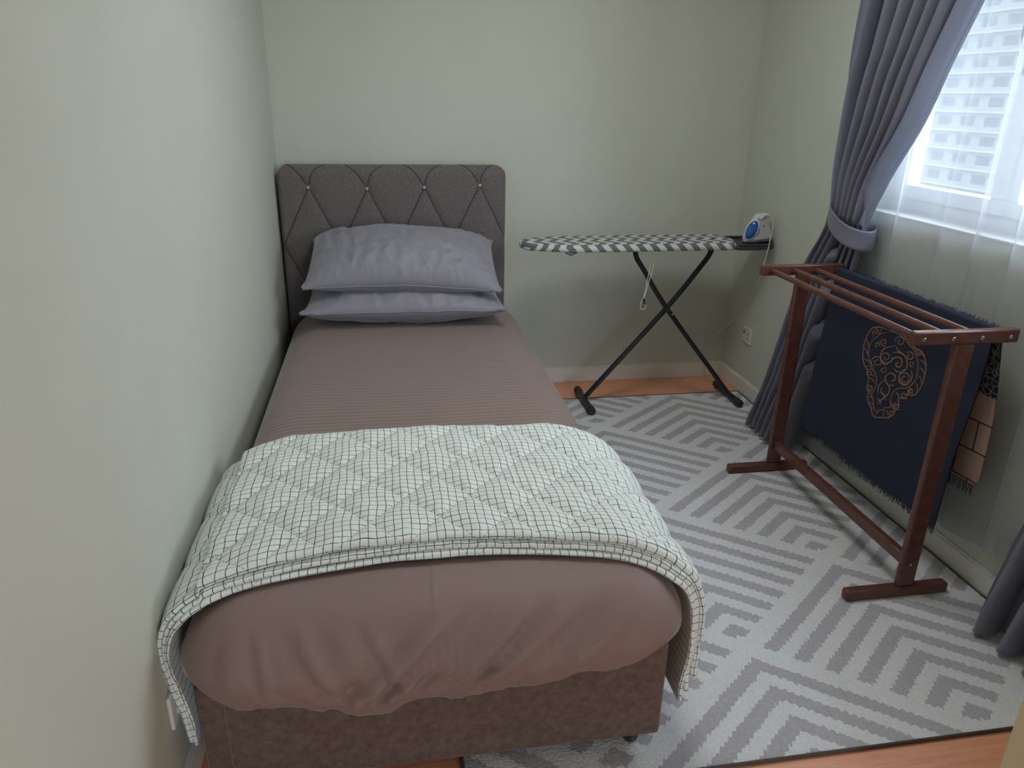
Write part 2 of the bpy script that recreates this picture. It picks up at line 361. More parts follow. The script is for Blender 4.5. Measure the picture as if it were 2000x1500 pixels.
EMBLEM=[(0.0022,[(2.239,0.7484),(2.2761,0.7313),(2.2911,0.7168),(2.3099,0.6995),(2.3229,0.6767),(2.3253,0.6513),(2.3166,0.6282),(2.2989,0.6082),(2.2899,0.5969),(2.2705,0.5895),(2.2551,0.5721),(2.2484,0.5455),(2.2549,0.5196),(2.2616,0.5022),(2.2498,0.4892),(2.2383,0.4673),(2.2226,0.4532),(2.199,0.4692),(2.1848,0.4724),(2.18,0.4846),(2.1509,0.4998),(2.158,0.5155),(2.1589,0.5379),(2.1498,0.5614),(2.1309,0.5788),(2.0989,0.5914),(2.0773,0.6094),(2.0623,0.6341),(2.0599,0.6618),(2.0643,0.6868),(2.077,0.7087),(2.0942,0.7266),(2.1136,0.7333),(2.1357,0.742),(2.1626,0.752),(2.1961,0.7563),(2.2205,0.7555),(2.239,0.7484)]),(0.0032,[(2.2491,0.7535),(2.2787,0.7528),(2.3109,0.7444),(2.337,0.728),(2.3519,0.6889),(2.3566,0.6525),(2.3461,0.6121),(2.3273,0.5893),(2.3115,0.5832),(2.3056,0.5648),(2.2941,0.5573),(2.2939,0.5279),(2.2889,0.512),(2.2774,0.5047),(2.2813,0.4882),(2.2705,0.4687),(2.2506,0.4562),(2.2286,0.4298),(2.1808,0.4463),(2.1507,0.4596),(2.1285,0.4822),(2.1253,0.4979),(2.1113,0.518),(2.1183,0.5461),(2.0847,0.5598),(2.086,0.5759),(2.0599,0.5795),(2.0398,0.5999),(2.0276,0.6315),(2.0244,0.667),(2.0287,0.6969),(2.042,0.7209),(2.0613,0.7351),(2.0838,0.7354),(2.1124,0.7416),(2.157,0.7592),(2.1989,0.7649),(2.2491,0.7535)]),(0.0032,[(2.1904,0.7132),(2.2409,0.6882),(2.2566,0.6632),(2.2484,0.6377),(2.2231,0.6325),(2.1997,0.652),(2.1851,0.6711),(2.1558,0.6813),(2.142,0.6697),(2.1463,0.6518),(2.1649,0.6465),(2.1703,0.6569),(2.1583,0.664)]),(0.0032,[(2.1859,0.712),(2.1746,0.7021),(2.141,0.6973),(2.1205,0.6828),(2.1144,0.6579),(2.1371,0.6359),(2.1396,0.6184),(2.1268,0.6039),(2.1067,0.6034),(2.0847,0.6201),(2.0806,0.6433),(2.0912,0.6583)]),(0.0032,[(2.1769,0.5875),(2.1611,0.5964),(2.1596,0.6109),(2.1757,0.6161),(2.1944,0.6091),(2.2101,0.5919),(2.2006,0.5756),(2.1798,0.5637),(2.1752,0.5428),(2.1919,0.5217),(2.2108,0.4994),(2.2247,0.4878)]),(0.0032,[(2.2106,0.5803),(2.232,0.552),(2.2348,0.5334),(2.2299,0.5179)]),(0.0032,[(2.1798,0.5637),(2.171,0.5757),(2.1569,0.5769)]),(0.0032,[(2.1965,0.5227),(2.184,0.5105)]),(0.0032,[(2.2207,0.5303),(2.1927,0.5242)]),(0.0032,[(2.2148,0.5529),(2.2168,0.5319),(2.1897,0.5283)]),(0.0032,[(2.2231,0.4826),(2.2045,0.4933),(2.2297,0.5033)]),(0.0032,[(2.1739,0.6363),(2.1597,0.6303),(2.1407,0.6346)]),(0.0032,[(2.1981,0.6859),(2.1726,0.696),(2.141,0.6973)]),(0.0024,[(2.1939,0.6708),(2.1953,0.6598),(2.203,0.6495),(2.2151,0.6418),(2.2288,0.6381),(2.2412,0.6389),(2.2498,0.6437),(2.2531,0.6513),(2.2509,0.6597),(2.2443,0.6672),(2.2349,0.6722),(2.2251,0.6741),(2.217,0.6728),(2.2119,0.6689),(2.2105,0.6636),(2.2127,0.6582),(2.2175,0.6537),(2.2235,0.651),(2.2293,0.6505),(2.2336,0.6518),(2.2357,0.6544),(2.2355,0.6573),(2.2337,0.6599)]),(0.0024,[(2.275,0.6032),(2.2883,0.6057),(2.2966,0.6126),(2.2982,0.6222),(2.2935,0.6322),(2.2839,0.6405),(2.2719,0.6455),(2.2601,0.6466),(2.2509,0.644),(2.2459,0.6385),(2.2456,0.6315),(2.2496,0.6246),(2.2567,0.6191),(2.2651,0.6161),(2.2729,0.6159),(2.2785,0.6182),(2.281,0.6221),(2.2803,0.6267),(2.2771,0.6307),(2.2725,0.6335),(2.2678,0.6345),(2.2641,0.634),(2.2621,0.6324)]),(0.0024,[(2.0874,0.6097),(2.1025,0.6006),(2.1191,0.5971),(2.1332,0.5997),(2.1417,0.6074),(2.143,0.618),(2.1374,0.6288),(2.1268,0.6373),(2.1143,0.6417),(2.1028,0.6414),(2.0948,0.6371),(2.0917,0.6301),(2.0938,0.6223),(2.0999,0.6156),(2.1082,0.6113),(2.1165,0.6103),(2.1228,0.6122),(2.1259,0.6163),(2.1256,0.6212),(2.1224,0.6255),(2.1178,0.6283),(2.1132,0.6293),(2.1098,0.6284)]),(0.0024,[(2.199,0.724),(2.1997,0.731),(2.1967,0.738),(2.1909,0.7441),(2.1831,0.7485),(2.1747,0.7507),(2.1669,0.7506),(2.1606,0.7485),(2.1566,0.7448),(2.1552,0.7402),(2.1563,0.7354),(2.1596,0.7311),(2.1644,0.7278),(2.1697,0.7259),(2.1749,0.7255),(2.1791,0.7264),(2.1819,0.7285),(2.183,0.7311),(2.1826,0.7339),(2.1809,0.7363),(2.1784,0.738),(2.1757,0.7389),(2.1734,0.739)]),(0.0024,[(2.2385,0.6988),(2.2446,0.6954),(2.2514,0.6934),(2.2578,0.6931),(2.2633,0.6943),(2.2671,0.6969),(2.269,0.7004),(2.2689,0.7042),(2.267,0.708),(2.2637,0.7112),(2.2595,0.7135),(2.255,0.7148),(2.2509,0.7149),(2.2475,0.7141),(2.2452,0.7125),(2.2442,0.7104),(2.2444,0.7081),(2.2456,0.706),(2.2475,0.7044),(2.2498,0.7033),(2.252,0.7028),(2.2538,0.703),(2.2551,0.7036)]),(0.0024,[(2.1317,0.7083),(2.1254,0.7129),(2.1182,0.7158),(2.111,0.7169),(2.1046,0.7161),(2.0997,0.7138),(2.0967,0.7102),(2.0959,0.706),(2.0971,0.7016),(2.1,0.6977),(2.1041,0.6946),(2.1088,0.6926),(2.1135,0.6919),(2.1175,0.6924),(2.1205,0.6939),(2.1222,0.6961),(2.1226,0.6986),(2.1217,0.7011),(2.1199,0.7032),(2.1176,0.7047),(2.1152,0.7055),(2.113,0.7055),(2.1115,0.705)]),(0.0024,[(2.2959,0.5606),(2.3005,0.5613),(2.3039,0.563),(2.3059,0.5656),(2.3064,0.5686),(2.3055,0.5718),(2.3034,0.5748),(2.3003,0.5774),(2.2968,0.5792),(2.2931,0.5802),(2.2898,0.5804),(2.287,0.5798),(2.2851,0.5786),(2.2841,0.577),(2.284,0.5751),(2.2848,0.5733),(2.2862,0.5716),(2.288,0.5704),(2.2899,0.5696),(2.2917,0.5693),(2.2932,0.5695),(2.2942,0.57),(2.2947,0.5707)]),(0.0024,[(2.2915,0.5235),(2.2871,0.5269),(2.2821,0.5293),(2.2771,0.5305),(2.2725,0.5306),(2.2688,0.5296),(2.2662,0.5277),(2.265,0.5252),(2.2651,0.5223),(2.2664,0.5195),(2.2687,0.5169),(2.2716,0.5149),(2.2747,0.5135),(2.2778,0.5129),(2.2804,0.513),(2.2824,0.5138),(2.2836,0.515),(2.284,0.5165),(2.2836,0.5181),(2.2826,0.5195),(2.2813,0.5206),(2.2799,0.5213),(2.2785,0.5216)]),(0.0024,[(2.0815,0.5735),(2.0818,0.569),(2.084,0.5645),(2.0878,0.5605),(2.0926,0.5576),(2.0976,0.5559),(2.1025,0.5555),(2.1064,0.5565),(2.1091,0.5585),(2.1104,0.5613),(2.1102,0.5644),(2.1087,0.5674),(2.1062,0.57),(2.1031,0.5718),(2.1,0.5728),(2.0971,0.5729),(2.0949,0.5722),(2.0935,0.571),(2.093,0.5694),(2.0933,0.5678),(2.0942,0.5664),(2.0955,0.5653),(2.097,0.5647)]),(0.0024,[(2.1068,0.5093),(2.1116,0.506),(2.1169,0.504),(2.122,0.5033),(2.1263,0.5041),(2.1293,0.5061),(2.1309,0.5089),(2.1308,0.5122),(2.1294,0.5155),(2.1268,0.5184),(2.1236,0.5206),(2.1201,0.5219),(2.1168,0.5223),(2.1141,0.5217),(2.1123,0.5205),(2.1115,0.5188),(2.1116,0.5169),(2.1125,0.515),(2.114,0.5135),(2.1158,0.5124),(2.1175,0.5119),(2.119,0.512),(2.12,0.5124)]),(0.0024,[(2.091,0.7179),(2.0915,0.7221),(2.09,0.7263),(2.087,0.7301),(2.0827,0.7331),(2.078,0.7348),(2.0733,0.7353),(2.0692,0.7347),(2.0661,0.733),(2.0644,0.7305),(2.064,0.7278),(2.065,0.725),(2.0669,0.7225),(2.0696,0.7207),(2.0725,0.7196),(2.0754,0.7194),(2.0777,0.7199),(2.0793,0.7209),(2.0801,0.7223),(2.0801,0.7238),(2.0795,0.7252),(2.0783,0.7262),(2.077,0.7268)]),(0.0024,[(2.2274,0.6239),(2.222,0.6237),(2.2177,0.6222),(2.2148,0.6197),(2.2135,0.6165),(2.2138,0.613),(2.2155,0.6095),(2.2184,0.6065),(2.222,0.6041),(2.226,0.6026),(2.2299,0.602),(2.2332,0.6023),(2.2358,0.6034),(2.2373,0.6051),(2.2378,0.6071),(2.2374,0.6092),(2.2361,0.6111),(2.2343,0.6126),(2.2323,0.6137),(2.2302,0.6142),(2.2285,0.6142),(2.2272,0.6138),(2.2265,0.6131)]),(0.0024,[(2.2834,0.6764),(2.2874,0.6771),(2.2906,0.6787),(2.2926,0.6809),(2.2934,0.6835),(2.293,0.6862),(2.2916,0.6889),(2.2894,0.6912),(2.2865,0.6931),(2.2834,0.6943),(2.2803,0.6949),(2.2775,0.6949),(2.2753,0.6943),(2.2736,0.6932),(2.2727,0.6918),(2.2725,0.6903),(2.273,0.6889),(2.2739,0.6875),(2.2753,0.6865),(2.2768,0.6858),(2.2782,0.6854),(2.2795,0.6854),(2.2805,0.6857)]),(0.0024,[(2.1256,0.4892),(2.1259,0.4855),(2.1276,0.4817),(2.1305,0.4783),(2.1342,0.4756),(2.1383,0.4737),(2.1424,0.4729),(2.1459,0.473),(2.1487,0.4741),(2.1505,0.4759),(2.1511,0.4782),(2.1507,0.4806),(2.1494,0.483),(2.1475,0.485),(2.1451,0.4865),(2.1427,0.4874),(2.1405,0.4876),(2.1387,0.4873),(2.1375,0.4865),(2.1369,0.4855),(2.1369,0.4843),(2.1374,0.4832),(2.1382,0.4823)]),(0.0024,[(2.083,0.6764),(2.0864,0.6742),(2.0901,0.6728),(2.0938,0.6723),(2.0972,0.6725),(2.0999,0.6735),(2.1019,0.6751),(2.1029,0.6771),(2.1031,0.6793),(2.1024,0.6814),(2.101,0.6834),(2.0991,0.685),(2.0969,0.6862),(2.0947,0.6868),(2.0926,0.687),(2.0908,0.6867),(2.0895,0.686),(2.0887,0.685),(2.0885,0.6839),(2.0887,0.6829),(2.0893,0.6819),(2.0901,0.6812),(2.091,0.6807)]),(0.0024,[(2.2914,0.7269),(2.2958,0.7245),(2.3006,0.723),(2.3053,0.7227),(2.3094,0.7233),(2.3125,0.7248),(2.3144,0.727),(2.315,0.7296),(2.3143,0.7322),(2.3126,0.7346),(2.3101,0.7366),(2.3072,0.7381),(2.3041,0.7388),(2.3013,0.7388),(2.2991,0.7383),(2.2975,0.7373),(2.2967,0.7359),(2.2966,0.7345),(2.2972,0.7331),(2.2983,0.732),(2.2997,0.7312),(2.3011,0.7308),(2.3023,0.7307)]),(0.0024,[(2.0843,0.5832),(2.0847,0.5864),(2.0838,0.5898),(2.0816,0.5929),(2.0787,0.5955),(2.0752,0.5973),(2.0716,0.5983),(2.0683,0.5984),(2.0656,0.5976),(2.0637,0.5962),(2.0627,0.5944),(2.0626,0.5923),(2.0634,0.5902),(2.0648,0.5884),(2.0667,0.587),(2.0688,0.5861),(2.0708,0.5857),(2.0725,0.5858),(2.0737,0.5864),(2.0745,0.5872),(2.0747,0.5882),(2.0744,0.5892),(2.0738,0.59)]),(0.0024,[(2.2787,0.7528),(2.2811,0.7394),(2.288,0.7259)]),(0.0024,[(2.3109,0.7444),(2.2972,0.7351),(2.296,0.7237)]),(0.0024,[(2.337,0.728),(2.3195,0.7183),(2.3167,0.7066)]),(0.0024,[(2.3519,0.6889),(2.3346,0.6749),(2.3319,0.6607)]),(0.0024,[(2.3566,0.6525),(2.3325,0.6451),(2.3265,0.6342)]),(0.0024,[(2.3461,0.6121),(2.3184,0.615),(2.3106,0.6092)]),(0.0024,[(2.3273,0.5893),(2.3045,0.5981),(2.2991,0.5951)]),(0.0024,[(2.3115,0.5832),(2.287,0.5913),(2.2806,0.588)]),(0.0024,[(2.3056,0.5648),(2.2763,0.5734),(2.2676,0.5703)]),(0.0024,[(2.2941,0.5573),(2.2673,0.5564),(2.2597,0.5485)]),(0.0024,[(2.2939,0.5279),(2.2705,0.5287),(2.2646,0.5216)]),(0.0024,[(2.2889,0.512),(2.2713,0.5122),(2.2683,0.5046)]),(0.0024,[(2.2774,0.5047),(2.2597,0.502),(2.2566,0.4931)]),(0.0024,[(2.2813,0.4882),(2.2616,0.4938),(2.2576,0.489)]),(0.0024,[(2.2705,0.4687),(2.2505,0.4732),(2.2463,0.4677)]),(0.0024,[(2.2506,0.4562),(2.2328,0.4598),(2.2295,0.4539)]),(0.0024,[(2.2286,0.4298),(2.21,0.4548),(2.2063,0.4595)]),(0.0024,[(2.1808,0.4463),(2.1768,0.4706),(2.1802,0.4751)]),(0.0024,[(2.1507,0.4596),(2.1618,0.477),(2.1726,0.4783)]),(0.0024,[(2.1285,0.4822),(2.1398,0.5037),(2.1506,0.5071)]),(0.0024,[(2.1253,0.4979),(2.1382,0.5115),(2.1498,0.5111)]),(0.0024,[(2.1113,0.518),(2.1311,0.5216),(2.1462,0.5161)]),(0.0024,[(2.1183,0.5461),(2.1306,0.5584),(2.1419,0.5576)]),(0.0024,[(2.0847,0.5598),(2.0778,0.5893),(2.0792,0.5971)]),(0.0024,[(2.086,0.5759),(2.0784,0.5972),(2.0795,0.6011)]),(0.0024,[(2.0599,0.5795),(2.0655,0.599),(2.073,0.6019)]),(0.0024,[(2.0398,0.5999),(2.0479,0.6214),(2.0567,0.6255)]),(0.0024,[(2.0276,0.6315),(2.0406,0.6509),(2.0518,0.6542)]),(0.0024,[(2.0244,0.667),(2.0412,0.6811),(2.0542,0.6818)]),(0.0024,[(2.0287,0.6969),(2.0496,0.707),(2.0648,0.7057)]),(0.0024,[(2.042,0.7209),(2.0647,0.7279),(2.0809,0.7251)]),(0.0024,[(2.0613,0.7351),(2.084,0.7384),(2.1003,0.7338)]),(0.0024,[(2.0838,0.7354),(2.0954,0.7386),(2.1061,0.7338)]),(0.0024,[(2.1124,0.7416),(2.1208,0.7461),(2.1299,0.7419)]),(0.0024,[(2.157,0.7592),(2.173,0.762),(2.1862,0.757)]),(0.0024,[(2.1989,0.7649),(2.2061,0.7646),(2.215,0.7579)])]
# ------------------------------------------------------------------ prayer mat blanket over the outer dowel
k = N('navy_cloth', (.008,.012,.028), .95); nz = k.noise(320, 2); n3 = k.noise(8, 2)
k.color(k.mix(nz, (.006,.009,.021), (.016,.024,.050))); k.bump(nz, .6, .002); k.sheen(.10, (.4,.45,.7), .5); NAVY = k.m
k = N('patterned_cloth', (.3,.2,.15), .9)
sx = k.n('ShaderNodeSeparateXYZ'); k.l(k.tc(), sx.inputs[0])
cb = k.n('ShaderNodeCombineXYZ'); k.l(sx.outputs[1], cb.inputs[0]); k.l(sx.outputs[2], cb.inputs[1])
bk = k.n('ShaderNodeTexBrick'); k.l(cb.outputs[0], bk.inputs['Vector'])
bk.inputs['Scale'].default_value = 1; bk.inputs['Brick Width'].default_value = .11; bk.inputs['Row Height'].default_value = .098; bk.inputs['Mortar Size'].default_value = .0022; bk.inputs['Mortar Smooth'].default_value = 0
bk.inputs['Color1'].default_value = (.33,.225,.18,1); bk.inputs['Color2'].default_value = (.35,.24,.195,1); bk.inputs['Mortar'].default_value = (.012,.010,.02,1)
vo = k.n('ShaderNodeTexVoronoi', feature='DISTANCE_TO_EDGE'); vo.inputs['Scale'].default_value = 55; k.l(k.tc(), vo.inputs['Vector'])
orn = k.mix(k.math('LESS_THAN', vo.outputs['Distance'], .09), (.010,.014,.03), (.17,.15,.16))
k.color(k.mix(k.math('GREATER_THAN', sx.outputs[2], -.205), bk.outputs[0], orn)); k.bump(k.noise(300, 2), .4, .001); PATT = k.m
mat_root = empty('prayer_mat', (1.738, 2.2, .884), 'dark navy prayer mat with gold scroll emblem draped over the drying rack', 'mat')
def flap_x(y, z, side):
    # sideways position of the hanging cloth
    t = max(0, (.884-z)/.7)
    wv = .006*math.sin(y*9+1)*t+.004*fbm(y*4, z*3, side*3)*t
    return 1.738+side*(.0135+.004*t)+wv*(1 if side < 0 else 1.2)+(.03*t if side > 0 else 0)
yA, yB = 1.800, 2.606
def front(a, b):
    z = lerp(.886, .205, b); t = (.884-z)/.7
    y0 = yA+.028*max(t,0)-.006*math.sin(b*7); y1 = yB+.055*max(t, 0)
    return (flap_x(lerp(y0, y1, a), z, -1), lerp(y0, y1, a), z+.006*math.sin(a*11)*b)
def solid_sheet(mb, fn, nu, nv, th, axis=0):
    # a cloth sheet with real thickness
    def g(a, b):
        # b runs 0..1 front, back
        if b <= .5: p = fn(a, b*2); return p
        p = list(fn(a, 2-2*b)); p[axis] += th; return tuple(p)
    return mb.grid(g, nu, 2*nv, cv=True)
mb = MB(); solid_sheet(mb, front, 60, 40, .004)
fix_normals(mb.build('front_flap', NAVY, mat_root))
yC, yD = 1.806, 2.608
def over(a, b):   # over the dowel
    an = math.pi*b; rr = .0135; y = lerp(yA, yB, a)
    return (1.738-rr*math.cos(an), y, .884+rr*math.sin(an)+.001*fbm(y*30, b*3))
def over_s(a, b):
    if b <= .5: return over(a, b*2)
    p = over(a, 2-2*b); q = Vector((p[0]-1.738, 0, p[2]-.884)); q = q*.83; return (1.738+q.x, p[1], .884+q.z)
mb = MB(); mb.grid(over_s, 60, 24, cv=True); fix_normals(mb.build('fold', NAVY, mat_root))
def back(a, b):
    z = lerp(.886, .385, b); t = (.884-z)/.7
    y0 = yA-.030*min(1, t*2.5)+.02*max(0, (b-.93)/.07)**2; y1 = yB-.02
    y = lerp(y0, y1, a)
    return (flap_x(y, z, 1)+.012*math.exp(-((a)/.08)**2)*min(1, t*3), y, z)
mb = MB(); solid_sheet(mb, back, 50, 36, .004)
o = fix_normals(mb.build('back_flap', PATT, mat_root)); o['label'] = 'beige brick patterned underside with ornate dark band'
fr = MB(); rnd = random.Random(3)
def strand(mb, p, L, dx, dy, r_=.0011):
    x, y, z = p; pts = [(x, y, z), (x+dx*.4, y+dy*.3, z-L*.5), (x+dx, y+dy, z-L)]
    mb.tube(pts, [r_, r_, r_*.7], 4)
for i in range(230):
    a = (i+rnd.random()*.7)/230; p = front(a, 1); strand(fr, (p[0]+.002, p[1], p[2]+.002), rnd.uniform(.012, .030), rnd.uniform(-.006, .004), rnd.uniform(-.008, .008), rnd.uniform(.0008, .0016))
o = fr.build('fringe', NAVY, mat_root); o['kind'] = 'stuff'
fr = MB()
for i in range(120):
    a = (i+rnd.random()*.6)/120; p = back(a, 1); strand(fr, (p[0]+.002, p[1], p[2]+.002), rnd.uniform(.036, .046), rnd.uniform(-.003, .003), rnd.uniform(-.004, .004), .0018)
o = fr.build('fringe', NAVY, mat_root); o['kind'] = 'stuff'
fr = MB()      # short pile standing along the fold
for i in range(420):
    y = lerp(yA, yB, rnd.random()); an = rnd.uniform(1.3, 2.9); x = 1.738-.0135*math.cos(an); z = .884+.0135*math.sin(an)
    L = rnd.uniform(.006, .014); fr.tube([(x, y, z), (x+.5*L, y+rnd.uniform(-.005, .005), z+L*.6)], [.0008, .0004], 3)
o = fr.build('pile', NAVY, mat_root); o['kind'] = 'stuff'
GOLD = mottled('gold_thread', (.34,.185,.105), (.26,.15,.10), .6, 60, .2).m
em = MB()
for wd, pts in EMBLEM:
    P = [Vector((0, p[0], p[1])) for p in catmull([(a, b, 0) for a, b in pts], 4)] if False else [Vector((0, q[0], q[1])) for q in catmull([(a, b, 0) for a, b in pts], 3)]
    P = [p for i, p in enumerate(P) if i == 0 or (p-P[i-1]).length > 1e-4]
    v = []; fs = []
    for i, p in enumerate(P):
        t = (P[min(i+1, len(P)-1)]-P[max(i-1, 0)]); t.normalize(); nrm = Vector((0, -t.z, t.y))
        tp = .35+.65*min(1, i/3, (len(P)-1-i)/3) if wd < .0025 or wd > .003 else 1
        xs = flap_x(p.y, p.z, -1)
        for sgn in (-1, 1):
            q = p+nrm*wd*.66*sgn*tp
            v.append((xs-.0016, q.y, q.z))
        for sgn in (1, -1):
            q = p+nrm*wd*.66*sgn*tp
            v.append((xs+.0005, q.y, q.z))
    for i in range(len(P)-1):
        for k_ in range(4):
            fs.append((i*4+k_, i*4+(k_+1) % 4, (i+1)*4+(k_+1) % 4, (i+1)*4+k_))
    em.add(v, fs)
o = fix_normals(em.build('emblem', GOLD, mat_root, smooth=False)); o['label'] = 'gold teardrop emblem of curling scrolls'

# ------------------------------------------------------------------ ironing board
ib = empty('ironing_board', (1.37, 3.455, .01), 'ironing board with grey and white zigzag cover and crossed black legs', 'ironing board')
BLK = mottled('black_metal', (.012,.013,.016), (.018,.019,.022), .32, 40, .05).m
RUB = mottled('black_rubber', (.03,.03,.033), (.022,.022,.024), .6, 60, .1).m
k = N('zigzag_cotton', (.6,.6,.6), .85); sx = k.n('ShaderNodeSeparateXYZ'); k.l(k.tc('UV'), sx.inputs[0])
zz = k.math('ADD', sx.outputs[0], k.math('MULTIPLY', k.math('PINGPONG', k.math('ADD', sx.outputs[1], .031), .052), .87))
ds = k.math('LESS_THAN', k.math('FRACT', k.math('DIVIDE', zz, .066)), .5)
k.color(k.mix(ds, (.62,.64,.61), (.15,.16,.165))); k.bump(k.noise(500, 2), .3, .0006); ZIG = k.m
bx0, bx1, by0, by1, bzt = .618, 1.668, 3.305, 3.600, .862
yc = (by0+by1)/2; hw = (by1-by0)/2
def bhalf(x):
    # half width of the board outline: long tapering nose at the left, blunt tail at the right
    t = (x-bx0)/(bx1-bx0)
    n_ = min(1, (max(t, 0)/.33))
    a = (1-(1-n_)**2.1)**.52
    e = min(1, (1-t)/.045); b = (1-(1-max(e,0))**2)**.5
    return hw*a*(.35+.65*b) if t > .9 else hw*a
us = [bx0+.001+(bx1-bx0-.002)*(i/159)**1.0 for i in range(160)]
us = sorted(set([bx0+.0008*1.6**i for i in range(11)]+us+[bx1-.0006*1.6**i for i in range(8)]))
mb = MB(); NV = 44
v = []; uv = []; fs = []
for i, x in enumerate(us):
    hwx = bhalf(x); T = .020*min(1, hwx/.06+.2)
    for j in range(NV):
        an = 2*math.pi*j/NV; c_, s_ = math.cos(an), math.sin(an)
        yy = math.copysign(abs(c_)**.55, c_); zz_ = math.copysign(abs(s_)**.45, s_)
        y = yc+hwx*yy; z = bzt-.021+T*zz_
        if zz_ > 0: z += .0012*fbm(x*18, y*18)
        sag = .004*math.exp(-((x-.86)/.02)**2)*(1 if (zz_ < 0 and yy < -.5) else 0)
        v.append((x, y-.002*fbm(x*14, z*30), z-sag)); 
        # cloth coordinate around the section
        peri = yy*hwx if zz_ > .85 else math.copysign(hwx+(1-zz_)*T*1.0, yy)
        uv.append((x+(.02*max(0, (.25-(x-bx0))/.25)*(1-abs(yy))), peri+1))
for i in range(len(us)-1):
    for j in range(NV): fs.append((i*NV+j, i*NV+(j+1) % NV, (i+1)*NV+(j+1) % NV, (i+1)*NV+j))
fs.append(tuple(range(NV))); fs.append(tuple((len(us)-1)*NV+j for j in range(NV)))
mb.add(v, fs, uv); fix_normals(mb.build('board_cover', ZIG, ib, angle=60))
# gathered tuck of cloth under the nose
mb = MB(); mb.tube([(.815, by0+.03, .823), (.84, by0+.018, .818), (.865, by0+.03, .822)], [.004, .009, .004], 8, sx=1.6); mb.build('cover_tuck', ZIG, ib)
# legs: single bent tubes crossing
def leg(pts, y, nm='leg'):
    b = MB(); b.tube(catmull([(p[0], y, p[1]) for p in pts], 6), .0165, 14, sx=.75); return b.build(nm, BLK, ib)
leg([(1.185, .822), (1.195, .775), (1.235, .715), (1.384, .502), (1.765, .035)], 3.435)
leg([(1.600, .822), (1.585, .775), (1.545, .715), (1.384, .502), (.985, .035)], 3.470)
for x in (.978, 1.768):
    b = MB(); b.tube([(x, 3.315, .030), (x, 3.45, .030), (x, 3.575, .030)], .0165, 14); fb = b.build('foot_bar', BLK, ib)
    for y0_, y1_ in ((3.292, 3.345), (3.548, 3.600)):
        b = MB(); b.tube([(x, y0_, .030), (x, y0_+.006, .030), (x, y1_-.004, .030), (x, y1_, .030)], [.016, .0205, .0205, .018], 14); b.build('end_cap', RUB, fb)
b = MB(); b.tube([(1.384, 3.40, .502), (1.384, 3.49, .502)], .007, 10); b.build('pivot_bolt', BLK, ib)
b = MB(); b.sphere((1.402, 3.418, .485), .005, 6); b.build('pivot_rivet', chrome, ib)
b = MB(); b.tube([(1.30, 3.453, .815), (1.66, 3.453, .815)], .008, 8); b.build('height_rail', BLK, ib)
b = MB()   # drawstring loop
CORD = N('cord_white', (.75,.75,.70), .7).m
L1 = [(1.246, 3.36, .83), (1.240, 3.355, .75), (1.230, 3.352, .68), (1.222, 3.35, .62), (1.217, 3.35, .597)]
L2 = [(1.262, 3.36, .83), (1.256, 3.355, .75), (1.240, 3.352, .68), (1.226, 3.35, .62), (1.220, 3.35, .597)]
b.tube(catmull(L1, 5), .0020, 6); b.tube(catmull(L2, 5), .0020, 6)
b.tube(catmull([(1.218, 3.35, .598), (1.207, 3.35, .575), (1.204, 3.35, .552), (1.209, 3.35, .538), (1.222, 3.35, .535), (1.231, 3.35, .545), (1.231, 3.35, .570), (1.221, 3.35, .598)], 5), .0018, 6)
ds_ = b.build('drawstring', CORD, ib)
b = MB(); b.tube([(1.215, 3.35, .590), (1.222, 3.35, .583), (1.226, 3.35, .562)], [.005, .006, .005], 8); b.build('cord_toggle', BLK, ds_)
# rest tray for the iron
tz = .845
def slab(mb, outline, z0, z1):
    n_ = len(outline); v = [(x, y, z0) for x, y in outline]+[(x, y, z1) for x, y in outline]
    fs = [tuple(reversed(range(n_))), tuple(range(n_, 2*n_))]+[(i, (i+1) % n_, n_+(i+1) % n_, n_+i) for i in range(n_)]
    return mb.add(v, fs)
TR = mottled('tray_plastic', (.045,.05,.06), (.035,.04,.05), .45, 30, .05).m
b = MB(); slab(b, [(1.655, 3.325), (1.70, 3.315), (1.78, 3.318), (1.845, 3.335), (1.866, 3.36), (1.866, 3.53), (1.84, 3.56), (1.70, 3.575), (1.655, 3.57)], tz-.022, tz-.006)
tray = b.build('iron_rest', TR, ib, bevel=.004)
b = MB(); b.tube([(1.67, 3.330, tz), (1.78, 3.325, tz), (1.842, 3.340, tz), (1.860, 3.365, tz), (1.860, 3.525, tz), (1.836, 3.553, tz), (1.67, 3.563, tz)], .006, 8); b.build('rim', TR, tray)

# ------------------------------------------------------------------ steam iron
ir = empty('steam_iron', (1.79, 3.44, tz-.004), 'small white steam iron with blue tank on the tray of the ironing board', 'iron')
WHP = mottled('white_plastic', (.66,.66,.68), (.62,.62,.64), .35, 10, 0).m
GRP = N('grey_plastic', (.48,.47,.50), .4).m
BLU = N('blue_tank', (.005,.10,.42), .06); BLU.b.inputs['Coat Weight'].default_value = .8; BLU = BLU.m
SOL = mottled('soleplate_coating', (.05,.055,.08), (.04,.045,.07), .3, 20, 0).m
